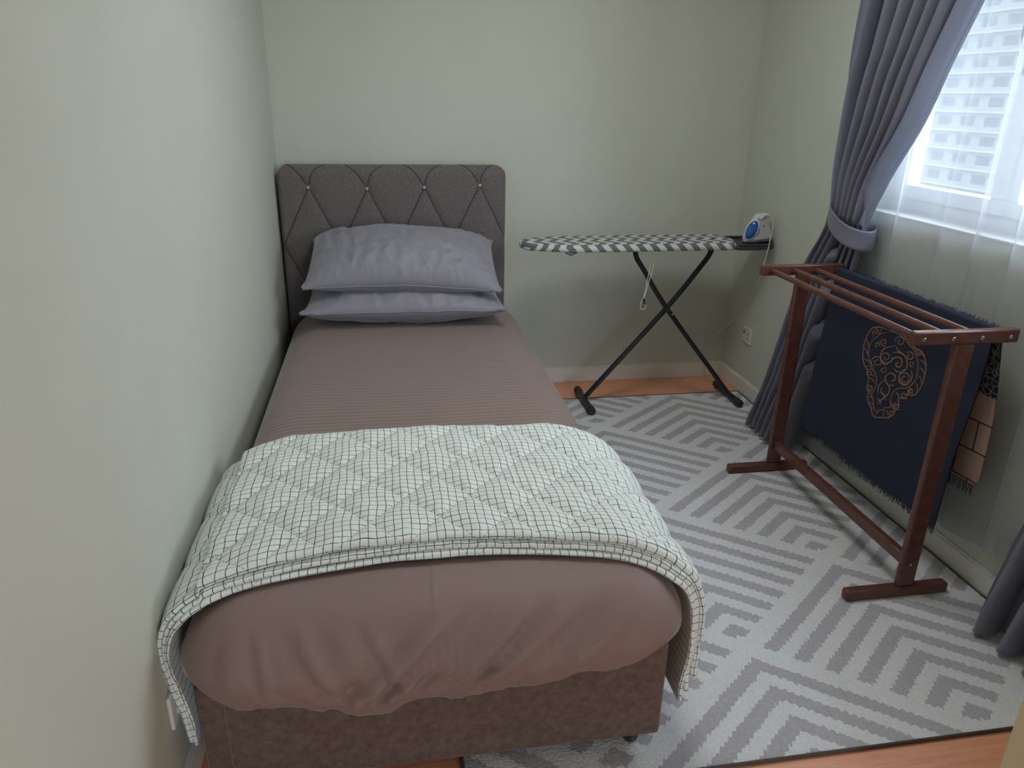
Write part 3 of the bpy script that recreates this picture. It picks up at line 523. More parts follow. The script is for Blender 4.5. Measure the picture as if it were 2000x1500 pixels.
# the iron points to the left and towards the room
iang = math.radians(200); ic = Vector((1.800, 3.440, 0))
def IL(l, s_, z): # local length (nose +), side, height
    return (ic.x+l*math.cos(iang)-s_*math.sin(iang), ic.y+l*math.sin(iang)+s_*math.cos(iang), tz-.003+z)
def ihalf(l): # half width along the length -0.085..0.085
    t = (l+.078)/.156; t = min(max(t, 0), 1); return .048*(1-t**2.4)**.62*(min(1, (t+.02)/.06))**.4
def iron_layer(z0, z1, sc0, sc1, mt, nm, l0=-.078, l1=.078, top=None):
    b = MB()
    def fn(a, c):
        an = 2*math.pi*a; l = .078*math.cos(an); sd = 1 if math.sin(an) >= 0 else -1
        s_ = sd*ihalf(l); sc = lerp(sc0, sc1, c); z = lerp(z0, z1, c)
        return IL(l*sc, s_*sc, z)
    b.grid(fn, 60, 6, cu=True); n_ = 6
    k0 = len(b.v); b.add([IL(0,0,z0), IL(0,0,z1)], [])
    for i in range(60):
        b.f.append((k0, ((i+1) % 60)*n_, i*n_)); b.f.append((k0+1, i*n_+5, ((i+1) % 60)*n_+5))
    return fix_normals(b.build(nm, mt, ir))
iron_layer(.0, .008, 1.0, 1.0, SOL, 'soleplate')
iron_layer(.008, .020, .98, .99, WHP, 'skirt')
b = MB()   # main body: a hump that leans back, cut by the round tank window
def body(a, c):
    an = 2*math.pi*a; ht = .118
    z = .018+ht*(1-(1-c)**1.2); sc = (1-.55*c**2.2)
    l = .070*math.cos(an)*sc*(1-.25*c)-.018*c; sd = math.sin(an)
    s_ = .044*math.copysign(abs(sd)**.8, sd)*(1-.62*c**1.3)
    return IL(l, s_, z)
b.grid(body, 48, 16, cu=True); k0 = len(b.v); b.add([IL(-.018, 0, .139)], [])
for i in range(48): b.f.append((k0, i*16+15, ((i+1) % 48)*16+15))
fix_normals(b.build('body', WHP, ir))
# blue tank: a domed oval on the camera-left flank of the body
def dome(mb, c, e1, e2, nrm, r1, r2, h, n_=24, m_=8):
    v = []; fs = []
    for i in range(m_+1):
        t = i/m_*math.pi/2
        for j in range(n_):
            an = 2*math.pi*j/n_; p = c+e1*r1*math.cos(t)*math.cos(an)+e2*r2*math.cos(t)*math.sin(an)+nrm*h*math.sin(t)
            v.append(p)
    for i in range(m_):
        for j in range(n_): fs.append((i*n_+j, i*n_+(j+1) % n_, (i+1)*n_+(j+1) % n_, (i+1)*n_+j))
    fs.append(tuple(reversed(range(n_))))
    return mb.add(v, fs)
nr = Vector((-.48, -.86, .16)).normalized(); e2 = Vector((.36, -.05, .93)); e2 = (e2-nr*e2.dot(nr)).normalized(); e1 = e2.cross(nr)
cc = Vector((1.757, 3.398, tz+.062))
b = MB(); dome(b, cc-nr*.004, e1, e2, nr, .031, .055, .012); b.build('tank_bezel', WHP, ir)
b = MB(); dome(b, cc+nr*.001, e1, e2, nr, .025, .047, .013); b.build('water_tank', BLU, ir)
# grey side panel
nr2 = Vector((.15, -.97, .22)).normalized(); e2b = Vector((-.1, 0, 1)); e2b = (e2b-nr2*e2b.dot(nr2)).normalized(); e1b = e2b.cross(nr2)*-1
def quadpanel(mb, c, e1, e2, nrm, pts, th):
    n_ = len(pts); v = [c+e1*x+e2*y for x, y in pts]+[c+e1*x+e2*y+nrm*th for x, y in pts]
    return mb.add(v, [tuple(reversed(range(n_))), tuple(range(n_, 2*n_))]+[(i, (i+1) % n_, n_+(i+1) % n_, n_+i) for i in range(n_)])
c2 = Vector((1.822, 3.402, tz+.06))
if e1b.x < 0: e1b = -e1b
b = MB(); quadpanel(b, c2-nr2*.02, e1b, e2b, nr2, [(-.040, -.045), (.050, -.045), (.034, .015), (.020, .055), (.004, .062), (-.016, .055), (-.022, .02)], .024)
pn = b.build('side_panel', GRP, ir, bevel=.004); fix_normals(pn)
b = MB(); b.sphere(tuple(c2+nr2*.005+e2b*.02+e1b*(-.002)), .004, 8); b.build('button', N('dark_button', (.05,.05,.06), .4).m, ir)
b = MB(); b.tube([(1.795, 3.41, tz+.112), (1.82, 3.415, tz+.132), (1.845, 3.42, tz+.128)], [.010, .011, .008], 12, sx=1.2); b.build('handle', WHP, ir)
# power cord down to the floor in the corner
CR = N('cable_sleeve', (.50,.48,.42), .7).m
pth = catmull([(1.842, 3.412, tz+.128), (1.850, 3.385, tz+.120), (1.846, 3.365, tz+.08), (1.832, 3.345, tz+.03), (1.812, 3.318, tz-.02), (1.795, 3.305, .76), (1.785, 3.31, .70), (1.787, 3.34, .62), (1.805, 3.42, .52), (1.800, 3.52, .43), (1.775, 3.62, .33), (1.745, 3.70, .25), (1.730, 3.735, .18), (1.745, 3.73, .10), (1.752, 3.715, .035), (1.775, 3.70, .008), (1.81, 3.705, .006), (1.835, 3.73, .007)], 8)
b = MB(); b.tube(pth, .0028, 8); b.build('power_cord', CR, ir)

# ------------------------------------------------------------------ sockets
PLT = mottled('socket_plastic', (.74,.73,.68), (.70,.69,.65), .4, 20, 0).m
so = empty('wall_socket', (XR, 3.53, .32), 'small white power socket with a red dot low on the window wall', 'socket')
MB().box((XR-.009, 3.485, .281), (XR, 3.571, .367)).build('face_plate', PLT, so, smooth=True, bevel=.003)
MB().box((XR-.013, 3.553, .330), (XR-.008, 3.566, .345)).build('rocker_switch', N('red_switch', (.45,.04,.02), .4).m, so, smooth=True, bevel=.001)
SLOT = N('dark_slot', (.02,.02,.02), .6).m
for (y, z) in ((3.515, .335), (3.504, .305), (3.526, .305)): MB().box((XR-.0095, y-.003, z-.004), (XR-.0088, y+.003, z+.004)).build('pin_hole', SLOT, so, smooth=False)
so = empty('wall_socket', (XL, 1.352, .26), 'cream socket plate on the left wall beside the foot of the bed', 'socket')
MB().box((XL, 1.31, .218), (XL+.009, 1.395, .303)).build('face_plate', PLT, so, smooth=True, bevel=.003)
MB().box((XL+.008, 1.34, .235), (XL+.012, 1.365, .262)).build('rocker_switch', PLT, so, smooth=True, bevel=.001)

# ------------------------------------------------------------------ bed
def suede(name, c1, c2, sc):
    k = N(name, c1, .85); a = k.noise(sc, 4, rough=.65); b = k.noise(sc*7, 2)
    k.color(k.mix(k.ramp(a, .35, .68), c1, c2)); k.bump(k.math('ADD', a, k.math('MULTIPLY', b, .5)), .35, .0015); k.sheen(.35, (.9,.8,.75), .4); return k.m
SU1 = suede('suede_headboard', (.115,.095,.095), (.170,.148,.148), 105)
SU2 = suede('suede_base', (.095,.062,.050), (.150,.108,.092), 62)
bed = empty('bed_frame', (.09, 2.5, .01), 'upholstered brown suede bed base and tufted headboard against the left wall', 'bed')
# headboard: padded panel curling over at the top
HX0, HX1 = -.487, .584; HYF, HYB = 3.655, 3.782; HZT = 1.182
btn = [(-.348, 1.081), (-.079, 1.075), (.190, 1.080), (.455, 1.091)]
lines = []
for i, (x, z) in enumerate(btn):
    lines.append(catmull([(x, 0, z), (x+.010, 0, z+.045), (x+.032, 0, z+.080), (x+.085, 0, z+.125)], 6))
    lines.append(catmull([(x, 0, z), (x-.022, 0, z+.035), (x-.050, 0, z+.075), (x-.100, 0, z+.125)], 6))
    for sgn in (-1, 1):
        lines.append([Vector((x, 0, z)), Vector((x+sgn*.134, 0, z-.27)), Vector((x+sgn*.134-sgn*.134, 0, z-.54))])
SEG = []
for L in lines:
    for a, b in zip(L, L[1:]): SEG.append((a.x, a.z, b.x, b.z))
def ldist(x, z):
    m_ = 9
    for ax, az, bx_, bz in SEG:
        if min(ax, bx_)-.04 > x or max(ax, bx_)+.04 < x or min(az, bz)-.04 > z or max(az, bz)+.04 < z: continue
        dx, dz = bx_-ax, bz-az; t = max(0, min(1, ((x-ax)*dx+(z-az)*dz)/(dx*dx+dz*dz+1e-9)))
        m_ = min(m_, math.hypot(x-ax-dx*t, z-az-dz*t))
    return m_
RR = .05
def hb_surf(x, s):
    # s: path length from bottom; front face then a quarter roll to the back
    zf = HZT-RR
    if s < zf: y, z, ny, nz = HYF, s, -1, 0
    else:
        an = min((s-zf)/RR, 2.2); y = HYF+RR-RR*math.cos(an); z = zf+RR*math.sin(an); ny, nz = -math.cos(an), math.sin(an)
    return y, z, ny, nz
def headboard(a, b):
    smax = HZT-RR+RR*2.0
    s = lerp(.06, smax, b); x = lerp(HX0, HX1, a)
    # side rounding: last 3 cm roll towards the back
    y, z, ny, nz = hb_surf(x, s)
    e = min(a, 1-a)*(HX1-HX0); re = .022
    if e < re: q = 1-e/re; y += re*(1-math.sqrt(max(0, 1-q*q)))
    # rounded upper corners of the outline
    rc = .055; ex = min(x-HX0, HX1-x); ez = HZT-z
    dd = ldist(x, s)
    tf = max(0, min(1, (1.16-s)/.07)); dep = (.0045*math.exp(-(dd/.006)**2)+.0025*math.exp(-(dd/.022)**2))*(.25+.75*tf)
    db = min(math.hypot(x-bx_, s-bz_) for bx_, bz_ in btn); dep += .005*math.exp(-(db/.018)**2)
    puff = .003*(1-math.exp(-(dd/.03)**2))*tf
    y -= ny*(dep-puff)*1.0 if ny > -.99 else -(dep-puff); z -= nz*(dep-puff)
    if ex < rc and z > HZT-rc:
        # pull corner in
        cz = HZT-rc; t = 1-ex/rc; z = min(z, cz+rc*math.sqrt(max(0, 1-t*t)))
    return (x, y, z)
mb = MB(); mb.grid(headboard, 300, 260)
hb = mb.build('headboard', SU1, bed, angle=180)
mb = MB()
def side_out(x): # back shell outline
    return 0
mb.box((HX0+.004, HYF+.024, .06), (HX1-.004, HYB, HZT-.058)); mb.build('back_shell', SU1, bed, smooth=True, bevel=.01)
mb = MB(); mb.box((HX0+.055, HYF+.05, HZT-.08), (HX1-.055, HYB, HZT-.006)); mb.build('back_shell', SU1, bed, smooth=True, bevel=.006)
PIP = mottled('piping_thread', (.012,.010,.010), (.03,.025,.025), .6, 200, 0).m
pm = MB()
for L in lines:
    P = []
    for a, b in zip(L, L[1:]):
        nseg = max(1, int((b-a).length/.012))
        for q in range(nseg): P.append(a.lerp(b, q/nseg))
    P.append(L[-1]); W_ = []
    for p in P:
        if not (HX0+.005 < p.x < HX1-.005) or p.z < .45: break
        hx = headboard((p.x-HX0)/(HX1-HX0), (p.z-.06)/(HZT-RR+RR*2.0-.06)); y_, z_, ny_, nz_ = hb_surf(p.x, p.z)
        if hx[2] > HZT-.004 and ny_ > 0: break
        W_.append((hx[0], hx[1]+ny_*.0012, hx[2]+nz_*.0012))
    if len(W_) > 2: pm.tube(W_, .0016, 5)
pm.build('stitched_piping', PIP, hb)
CRY = N('crystal', (.62,.62,.66), .08, metal=.85).m
for x, z in btn:
    b = MB(); y0 = HYF+.008
    prof = [(.0001, -.013), (.0065, -.0115), (.0115, -.005), (.013, .001), (.013, .006), (.0001, .006)]
    b.lathe([(r_, h) for r_, h in prof], (x, y0, z), 'y', 9)
    fix_normals(b.build('button', CRY, hb, smooth=False))
# base
BX0, BX1, BY0, BY1, BZ0, BZ1 = -.432, .600, 1.283, 3.655, .066, .345
mb = MB()
def basef(a, b):
    # perimeter x height
    pass
mb.box((BX0, BY0, BZ0), (BX1, BY1, BZ1)); mb.build('bed_base', SU2, bed, smooth=True, bevel=.012, seg=3)
seam = MB(); seam.tube([(BX0+.055, BY0-.0005, BZ0+.01), (BX0+.055, BY0-.0005, BZ1-.01)], .0012, 5); seam.build('seam', SU1, bed)
FOOT = mottled('black_foot', (.012,.012,.015), (.02,.02,.022), .35, 30, 0).m
for x in (BX0+.07, .545):
    for y in (1.335, 3.56):
        b = MB(); b.lathe([(.0001, .012), (.016, .012), (.019, .018), (.028, .068), (.0001, .068)], (x, y, 0 if y < 3.54 or x < .1 else -.0), 'z', 20); fix_normals(b.build('foot', FOOT, bed))

# mattress with its fitted sheet
MX0, MX1, MY0, MY1 = -.462, .640, 1.215, 3.640
def perim(n):
    pts = []; rc = .15; segs = [((MX0+rc, MY0), (MX1-rc, MY0), (MX1-rc, MY0+rc), -90), ((MX1, MY0+rc), (MX1, MY1-rc), (MX1-rc, MY1-rc), 0), ((MX1-rc, MY1), (MX0+rc, MY1), (MX0+rc, MY1-rc), 90), ((MX0, MY1-rc), (MX0, MY0+rc), (MX0+rc, MY0+rc), 180)]
    L = []
    for (a, b, c, ang) in segs:
        ln = math.hypot(b[0]-a[0], b[1]-a[1]); k_ = max(2, int(ln/(.0042 if ang == -90 else .009)))
        nx, ny = {-90: (0, -1), 0: (1, 0), 90: (0, 1), 180: (-1, 0)}[ang]
        for i in range(k_): t = i/k_; L.append((lerp(a[0], b[0], t), lerp(a[1], b[1], t), nx, ny))
        for i in range(22):
            t = math.radians(ang+90*i/22); L.append((c[0]+rc*math.cos(t), c[1]+rc*math.sin(t), math.cos(t), math.sin(t)))
    return L
PER = perim(0)
def hem(x, y):
    if y < MY0+.2:
        return interp([(-.47, .36), (-.40, .335), (-.32, .318), (-.22, .318), (-.16, .300), (-.10, .272), (-.04, .280), (.0, .292), (.10, .297), (.25, .302), (.40, .322), (.50, .335), (.60, .37), (.66, .39)], x)+.004*math.sin(x*38)+.003*fbm(x*14, 0)
    return .37+.01*fbm(x*5, y*5)
PROF = [(d_, .524-.004*math.exp(-((.54-d_)/.2)**2)) for d_ in [.5509, .535, .50, .46, .42, .38, .34, .30, .26, .22, .19, .16]]
PROF += [(.14, .520), (.12, .517), (.10, .512), (.085, .507), (.07, .500), (.056, .492), (.044, .482), (.033, .470), (.023, .456), (.015, .441), (.008, .425), (.003, .408), (0, .390)]
mb = MB(); v = []; fs = []
import bisect
HN = 16
FOLDS = [(.386,.6,.103,.354),(.432,.557,.178,.358),(.312,.57,.06,.346),(.229,.554,-.036,.326),(.146,.538,-.097,.335),(.513,.51,.354,.382),(-.296,.545,-.269,.385),(-.227,.525,-.146,.368),(-.164,.542,-.075,.372),(-.087,.515,-.003,.362),(.384,.446,.265,.366),(.084,.557,.011,.452),(-.191,.439,-.107,.343),(-.353,.534,-.348,.422)]
def pulls(x, z):
    t_ = 0
    for i, (ax, az, bx_, bz) in enumerate(FOLDS):
        dx, dz = bx_-ax, bz-az; L_ = math.hypot(dx, dz); s_ = ((x-ax)*dx+(z-az)*dz)/L_; d_ = ((x-ax)*dz-(z-az)*dx)/L_
        if -.03 < s_ < L_+.05 and abs(d_) < .06:
            e_ = min(1, max(0, (s_+.03)/.08))*min(1, max(0, (L_+.05-s_)/.05)); w_ = .012+.005*(i % 3)
            t_ += e_*(.0065*math.exp(-(d_/w_)**2)-.0060*math.exp(-((d_-1.7*w_)/w_)**2))*(2.3 if i < 6 else .75)
    return t_
for (px, py, nx, ny) in PER:
    hz = hem(px, py)
    prof = PROF+[(.002+.024*((i+1)/HN)**1.6, lerp(.390, hz, (i+1)/HN)) for i in range(HN)]
    for j, (d_, z) in enumerate(prof):
        # corners: shrink radius safely by moving towards the clamped core
        cx = (MX0+MX1)/2; cy = min(max(py, MY0+.551), MY1-.551)
        tx, ty = px-nx*d_, py-ny*d_
        if d_ > .15:
            # blend to straight inward move to the core line
            x1 = min(max(tx, MX0+d_), MX1-d_); y1 = min(max(ty, MY0+d_), MY1-d_)
            if abs(nx) > .01 and abs(ny) > .01:
                t = (d_-.15)/.401; ax = px-nx*.15; ay = py-ny*.15
                x1 = lerp(ax, (MX0+MX1)/2, t); y1 = lerp(ay, cy, t)
            tx, ty = x1, y1
        front_f = 1 if ny < -.3 else 0
        # wrinkles on the hanging front: diagonal pulls running down to the left
        disp = 0
        if ny < -.2: disp += pulls(px, z)*max(0, min(1, (.505-z)/.05))
        if ny < -.2:
            fz = max(0, min(1, (.50-z)/.13))
            q = (px*1.0-(z-.4)*1.15)
            a1 = fbm(q*9.0+3, (px+z)*1.6, 2.0, 3)
            ridge = 1-abs(a1)*2.2
            disp += fz*(.008*max(0, ridge)**3*(.6+.4*math.sin(px*5+1))+.005*fbm(q*4, (px+z)*.8, 5))
            q2 = px*.8+(z-.4)*.9; disp += fz*.005*max(0, 1-abs(fbm(q2*7+9, px, 1))*2.5)**3*(1 if px < 0 else .3)
            disp += fz*.004*math.sin(math.pi*min(1, max(0, (z-hz)/.15)))
        topw = .0015*fbm(tx*7, ty*7, 4)+.0006*fbm(tx*25, ty*25, 8)
        if z > .5:
            # creases around the middle of the bed
            wv = math.exp(-((tx-.38)/.12)**2-((ty-2.75)/.30)**2)
            topw += wv*.0035*max(0, 1-abs(fbm(tx*9+ty*4, ty*6, 3, 2))*3)
            topw += .0018*math.exp(-((tx-lerp(.107, .164, (ty-2.08)/1.1))/.004)**2)
        nxy = max(0, min(1, (.51-z)/.08))
        v.append((tx+nx*disp, ty+ny*disp, z+topw*(1-nxy)-.0*disp))
npf = len(PROF)+HN; nP = len(PER)
for i in range(nP):
    for j in range(npf-1):
        fs.append((i*npf+j, ((i+1) % nP)*npf+j, ((i+1) % nP)*npf+j+1, i*npf+j+1))
mb.add(v, fs)
# underside
k0 = len(mb.v); zin = []
for i, (px, py, nx, ny) in enumerate(PER):
    zz_ = min(v[i*npf+npf-1][2]+.03, .40); mb.v.append((px-nx*.075, py-ny*.075, .352)); 
for i in range(nP): mb.f.append((i*npf+npf-1, ((i+1) % nP)*npf+npf-1, k0+(i+1) % nP, k0+i))
mb.f.append(tuple(range(k0, k0+nP)))
k = N('sateen_sheet', (.30,.235,.215), .55); sx = k.n('ShaderNodeSeparateXYZ'); k.l(k.tc(), sx.inputs[0])
stp = k.math('MULTIPLY', k.math('LESS_THAN', k.math('FRACT', k.math('DIVIDE', sx.outputs[1], .026)), .5), k.math('GREATER_THAN', k.math('ADD', sx.outputs[2], k.math('MULTIPLY', sx.outputs[1], .12)), .665))
stp = k.math('MULTIPLY', stp, k.math('GREATER_THAN', sx.outputs[1], 1.395))
k.color(k.mix(stp, (.245,.166,.145), (.285,.205,.185)))
k.l(k.math('ADD', k.math('MULTIPLY', stp, -.16), .64), k.b.inputs['Roughness']); k.sheen(.28, (.80,.92,1), .35)
k.bump(k.noise(420, 2), .12, .0005)
mt = mb.build('mattress', k.m, angle=180); fix_normals(mt)
tag(mt, 'mattress under a taupe striped sateen fitted sheet, on the suede bed base', 'mattress')

# ------------------------------------------------------------------ quilt folded across the bed
SECT = catmull([(-.445, 0, .165), (-.449, 0, .24), (-.462, 0, .32), (-.4735, 0, .40), (-.466, 0, .45), (-.447, 0, .485), (-.412, 0, .508), (-.35, 0, .522), (-.26, 0, .528), (-.08, 0, .531), (.10, 0, .532), (.30, 0, .530), (.42, 0, .528), (.50, 0, .521), (.555, 0, .508), (.602, 0, .485), (.632, 0, .455), (.649, 0, .41), (.653, 0, .35), (.650, 0, .28), (.645, 0, .21), (.641, 0, .150)], 8)
LEN = [0]
for a, b in zip(SECT, SECT[1:]): LEN.append(LEN[-1]+(b-a).length)
def sect(u):
    s = u*LEN[-1]; i = min(max(bisect.bisect(LEN, s)-1, 0), len(SECT)-2)
    t = (s-LEN[i])/(LEN[i+1]-LEN[i]); p = SECT[i].lerp(SECT[i+1], t); a = SECT[max(i-2, 0)]; b = SECT[min(i+3, len(SECT)-1)]
    tg = (b-a).normalized(); return p.x, p.z, -tg.z, tg.x, s
def yfront(x, z):
    e = (x-.08)/.52; c = max(0, 1-e*e)
    return 1.335+.100*c**.8
def yback(x, z):
    e = (x-.08)/.50; c = max(0, 1-e*e)
    return 1.955+.062*min(1, c*2.2)+.006*math.sin(x*14)
qk = N('checked_quilt', (.6,.6,.55), .85); sx = qk.n('ShaderNodeSeparateXYZ')
wob = qk.n('ShaderNodeTexNoise'); wob.inputs['Scale'].default_value = 14; wob.inputs['Detail'].default_value = 2; qk.l(qk.tc('UV'), wob.inputs['Vector'])
va = qk.n('ShaderNodeVectorMath', operation='SCALE'); qk.l(wob.outputs['Color'], va.inputs[0]); va.inputs['Scale'].default_value = .012
vb = qk.n('ShaderNodeVectorMath', operation='ADD'); qk.l(qk.tc('UV'), vb.inputs[0]); qk.l(va.outputs[0], vb.inputs[1]); qk.l(vb.outputs[0], sx.inputs[0])
def gl(o_):
    fr_ = qk.math('FRACT', qk.math('DIVIDE', o_, .0190)); return qk.math('LESS_THAN', fr_, .085)
lm = qk.math('MAXIMUM', gl(sx.outputs[0]), gl(sx.outputs[1]))
sy = qk.n('ShaderNodeSeparateXYZ'); qk.l(qk.tc('UV'), sy.inputs[0])
def dl(sg_):
    a_ = qk.math('ADD', qk.math('DIVIDE', sy.outputs[0], .16), qk.math('DIVIDE', qk.math('MULTIPLY', sy.outputs[1], sg_), .20))
    d_ = qk.math('ABSOLUTE', qk.math('SUBTRACT', qk.math('FRACT', qk.math('ADD', a_, .5)), .5)); dash = qk.math('GREATER_THAN', qk.math('FRACT', qk.math('DIVIDE', sy.outputs[0], .0075)), .45)
    return qk.math('MULTIPLY', qk.math('LESS_THAN', d_, .0062), dash)
st_ = qk.math('MAXIMUM', dl(1), dl(-1)); st_ = qk.math('MULTIPLY', st_, qk.math('LESS_THAN', sy.outputs[1], 9))
qk.color(qk.mix(lm, qk.mix(qk.math('MULTIPLY', st_, .75), (.80,.845,.80), (.08,.09,.09)), (.05,.055,.06))); qk.bump(qk.noise(380, 2), .3, .0007); qk.sheen(.15)
QM = qk.m
QC = .19
def quilt_disp(u_, v_):
    a = u_/.16+v_/.20; b = u_/.16-v_/.20
    da = abs(a-round(a))/8; db = abs(b-round(b))/8
    d_ = min(da, db)
    return .0065*(1-math.exp(-(d_/.022)**2))-.003*math.exp(-(d_/.005)**2)
quilt = empty('quilt', (.09, 1.65, .54), 'cream quilt with thin black check, folded in layers across the foot of the bed', 'quilt')
def layer(h0, t, dyf, dyb, nm, nu, nt, seed, u0=0., u1=1., detail=True):
    # closed loop cross-section: front roll, top, back roll, underside
    mb = MB(); v = []; uv = []; fs = []
    nr_ = 10
    for i in range(nu):
        u = lerp(u0, u1, i/(nu-1)); x, z, nx, nz, s = sect(u)
        yf = yfront(x, z)+dyf+.006*fbm(s*5, seed); yb = yback(x, z)+dyb
        side = 1 if z < .47 else 0
        rgt = x > .3
        drop = max(0, min(1, (.47-z)/.3))
        # on the right the layers fan apart as they hang, on the left they are squeezed by the wall
        kk = .62 if x < -.40 else 1
        spread = (.88+.22*drop*math.sin(seed*2+s*9))*(1 if rgt else kk/.88)
        if rgt and drop > 0:
            yf += -.012*drop+.010*math.sin(s*30+seed)*drop
        hh = h0*(.80 if x < -.40 else 1)*spread if False else h0*spread+(.003*fbm(s*8, seed*3) if detail else 0)*kk
        th = t*kk*(1-.15*math.sin(s*11+seed))
        W_ = yb-yf; loop = []
        for q in range(nr_):   # front roll, from underside to top
            an = -math.pi/2-math.pi*q/nr_; loop.append((yf+th/2+th/2*math.cos(an), hh+th/2-th/2*(-math.sin(an)) , -1))
        for q in range(nt):
            a = q/(nt-1); loop.append((lerp(yf+th/2, yb-th/2, a), hh+th, 1))
        for q in range(1, nr_):
            an = math.pi/2-math.pi*q/nr_; loop.append((yb-th/2+th/2*math.cos(an), hh+th/2+th/2*math.sin(an), 0))
        nb = max(4, nt//4)
        for q in range(nb):
            a = q/nb; loop.append((lerp(yb-th/2, yf+th/2, a), hh, 2))
        acc = 0; prev = None
        for (yy, h, kd) in loop:
            if prev: acc += math.hypot(yy-prev[0], h-prev[1])
            prev = (yy, h)
            dh = 0
            if kd == 1:
                e_ = min(1, (yy-yf)/.03, (yb-yy)/.03)
                if detail:
                    dh = quilt_disp(s, acc)*max(0, e_)*kk
                    dh += .0016*max(0, e_)*(1-abs(fbm(s*4, yy*26, seed))*2.2)*math.exp(-((yy-yf)/.20)**2)*kk
                    dh += .0022*fbm(s*10, yy*12, seed)*max(0, e_)*kk
            yo = yy+(.002*fbm(s*20, yy*9, seed+4) if detail else 0)
            H = max(h+dh, .0015)
            v.append((x+nx*H, yo, z+nz*H)); uv.append((s, acc) if detail else (s+seed*.013, acc+seed*.0071))
    n_ = len(loop)
    for i in range(nu-1):
        for j in range(n_): fs.append((i*n_+j, i*n_+(j+1) % n_, (i+1)*n_+(j+1) % n_, (i+1)*n_+j))
    fs.append(tuple(range(n_))); fs.append(tuple((nu-1)*n_+j for j in range(n_)))
    mb.add(v, fs, uv); return fix_normals(mb.build(nm, QM, quilt, angle=180))
layer(.001, .013, -.030, -.03, 'lower_fold', 260, 14, 1., .03, 1., False)
layer(.0145, .015, -.020, -.012, 'middle_fold', 260, 14, 2., .0, .985, False)
layer(.0300, .020, -.010, .0, 'top_fold', 420, 130, 3., 0., .968)

# ------------------------------------------------------------------ pillows
k = N('pillowcase', (.30,.29,.335), .55); k.sheen(.5, (.95,.93,1), .35); k.bump(k.noise(450, 2), .1, .0005)
k.color(k.mix(k.ramp(k.noise(5, 2), .3, .7), (.25,.24,.285), (.27,.26,.305))); PIL = k.m
def pillow(loc, rot, L_, W_, T_, seed, label, droop=0., sag=0.):
    root = empty('pillow', loc, label, 'pillow', 'pillows stacked at the headboard')
    R_ = Matrix.Rotation(rot[2], 3, 'Z') @ Matrix.Rotation(rot[1], 3, 'Y') @ Matrix.Rotation(rot[0], 3, 'X')
    def pos(u, w_, sg):
        # u,w in -1..1
        au, aw = abs(u), abs(w_)
        # outline pulled in between corners
        ex = 1-.050*(1-aw**2.4); ey = 1-.075*(1-au**2.4)
        x = u*L_/2*(ex if au > 0 else 1); y = w_*W_/2*(ey)
        prof = max(0, (1-au**2.7))**.55*max(0, (1-aw**2.3))**.55
        t = T_/2*prof*(1+.10*fbm(u*1.8+seed, w_*1.8, sg))
        # wrinkles that radiate from the corners and seams
        ed = max(au, aw)**3
        wr = (1-abs(fbm(u*6+seed, w_*2.2+sg*3, seed, 2))*2.4)
        t += (.010*wr*prof*(.4+ed) if sg > 0 else .003*wr*prof)
        cr_ = math.exp(-((u*.9+.35*math.sin(seed)+w_*.25)/.05)**2)*.004*prof*(w_ < .2)
        t -= cr_
        for cxu in (-.36, .06, .46): t += .0018*prof*math.exp(-((u-cxu-.02*math.sin(w_*3))/.008)**2) if sg > 0 else 0
        z = sg*t+.004*fbm(u*3, w_*3, seed+7)
        z += -droop*max(0, -w_)**2*(.4+.6*au)-sag*(max(0, w_)*au)**2.5
        return R_ @ Vector((x, y, z))+Vector(loc)
    nu, nv = 150, 100
    mb = MB(); v = []; fs = []
    idx = {}
    for sg in (1, -1):
        for i in range(nu):
            for j in range(nv):
                a = -1+2*i/(nu-1); b = -1+2*j/(nv-1)
                u = math.sin(a*math.pi/2)*.35+a*.65; w_ = math.sin(b*math.pi/2)*.35+b*.65
                edge = i in (0, nu-1) or j in (0, nv-1)
                if edge and sg < 0: idx[(sg, i, j)] = idx[(1, i, j)]; continue
                idx[(sg, i, j)] = len(v); v.append(pos(u, w_, sg if not edge else 1))
    for sg in (1, -1):
        for i in range(nu-1):
            for j in range(nv-1):
                q = [idx[(sg, i, j)], idx[(sg, i+1, j)], idx[(sg, i+1, j+1)], idx[(sg, i, j+1)]]
                fs.append(tuple(q if sg > 0 else reversed(q)))
    mb.add(v, fs); mb.build('pillowcase', PIL, root, angle=180)
    # sewn edge
    pt = []
    n_ = 70
    for s_ in range(4):
        for q in range(n_):
            t = -1+2*q/n_
            u, w_ = ((t, -1), (1, t), (-t, 1), (-1, -t))[s_]
            pt.append(pos(u, w_, 1))
    b = MB(); b.tube(pt, .0030, 6, closed=True); b.build('sewn_edge', PIL, root)
    # small flange ears at the four corners
    for su in (-1, 1):
        for sw in (-1, 1):
            c = pos(su*.97, sw*.97, 1); o_ = R_ @ Vector((su*.012, sw*.012, 0)); b = MB()
            e_ = R_ @ Vector((su*.012, -sw*.012, 0))*1.3; nn = R_ @ Vector((0, 0, .0025))
            P3 = [c-o_*1.2+e_*1.5, c+o_*1.1+e_*.5, c+o_*1.1-e_*.5, c-o_*1.2-e_*1.5]
            b.add([p+nn for p in P3]+[p-nn for p in P3], [(0,1,2,3), (7,6,5,4), (0,4,5,1), (1,5,6,2), (2,6,7,3), (3,7,4,0)])
            fix_normals(b.build('corner_flange', PIL, root, bevel=.001))
    return root
pillow((.075, 3.405, .610), (math.radians(2), 0, math.radians(-1)), .90, .47, .19, 2.3, 'lower of two grey lilac pillows, lying flat on the mattress at the headboard')
pillow((.075, 3.425, .795), (math.radians(19), math.radians(1.5), math.radians(-2)), .86, .47, .225, 5.1, 'upper of two grey lilac pillows, leaning back against the tufted headboard', droop=.03, sag=.05)

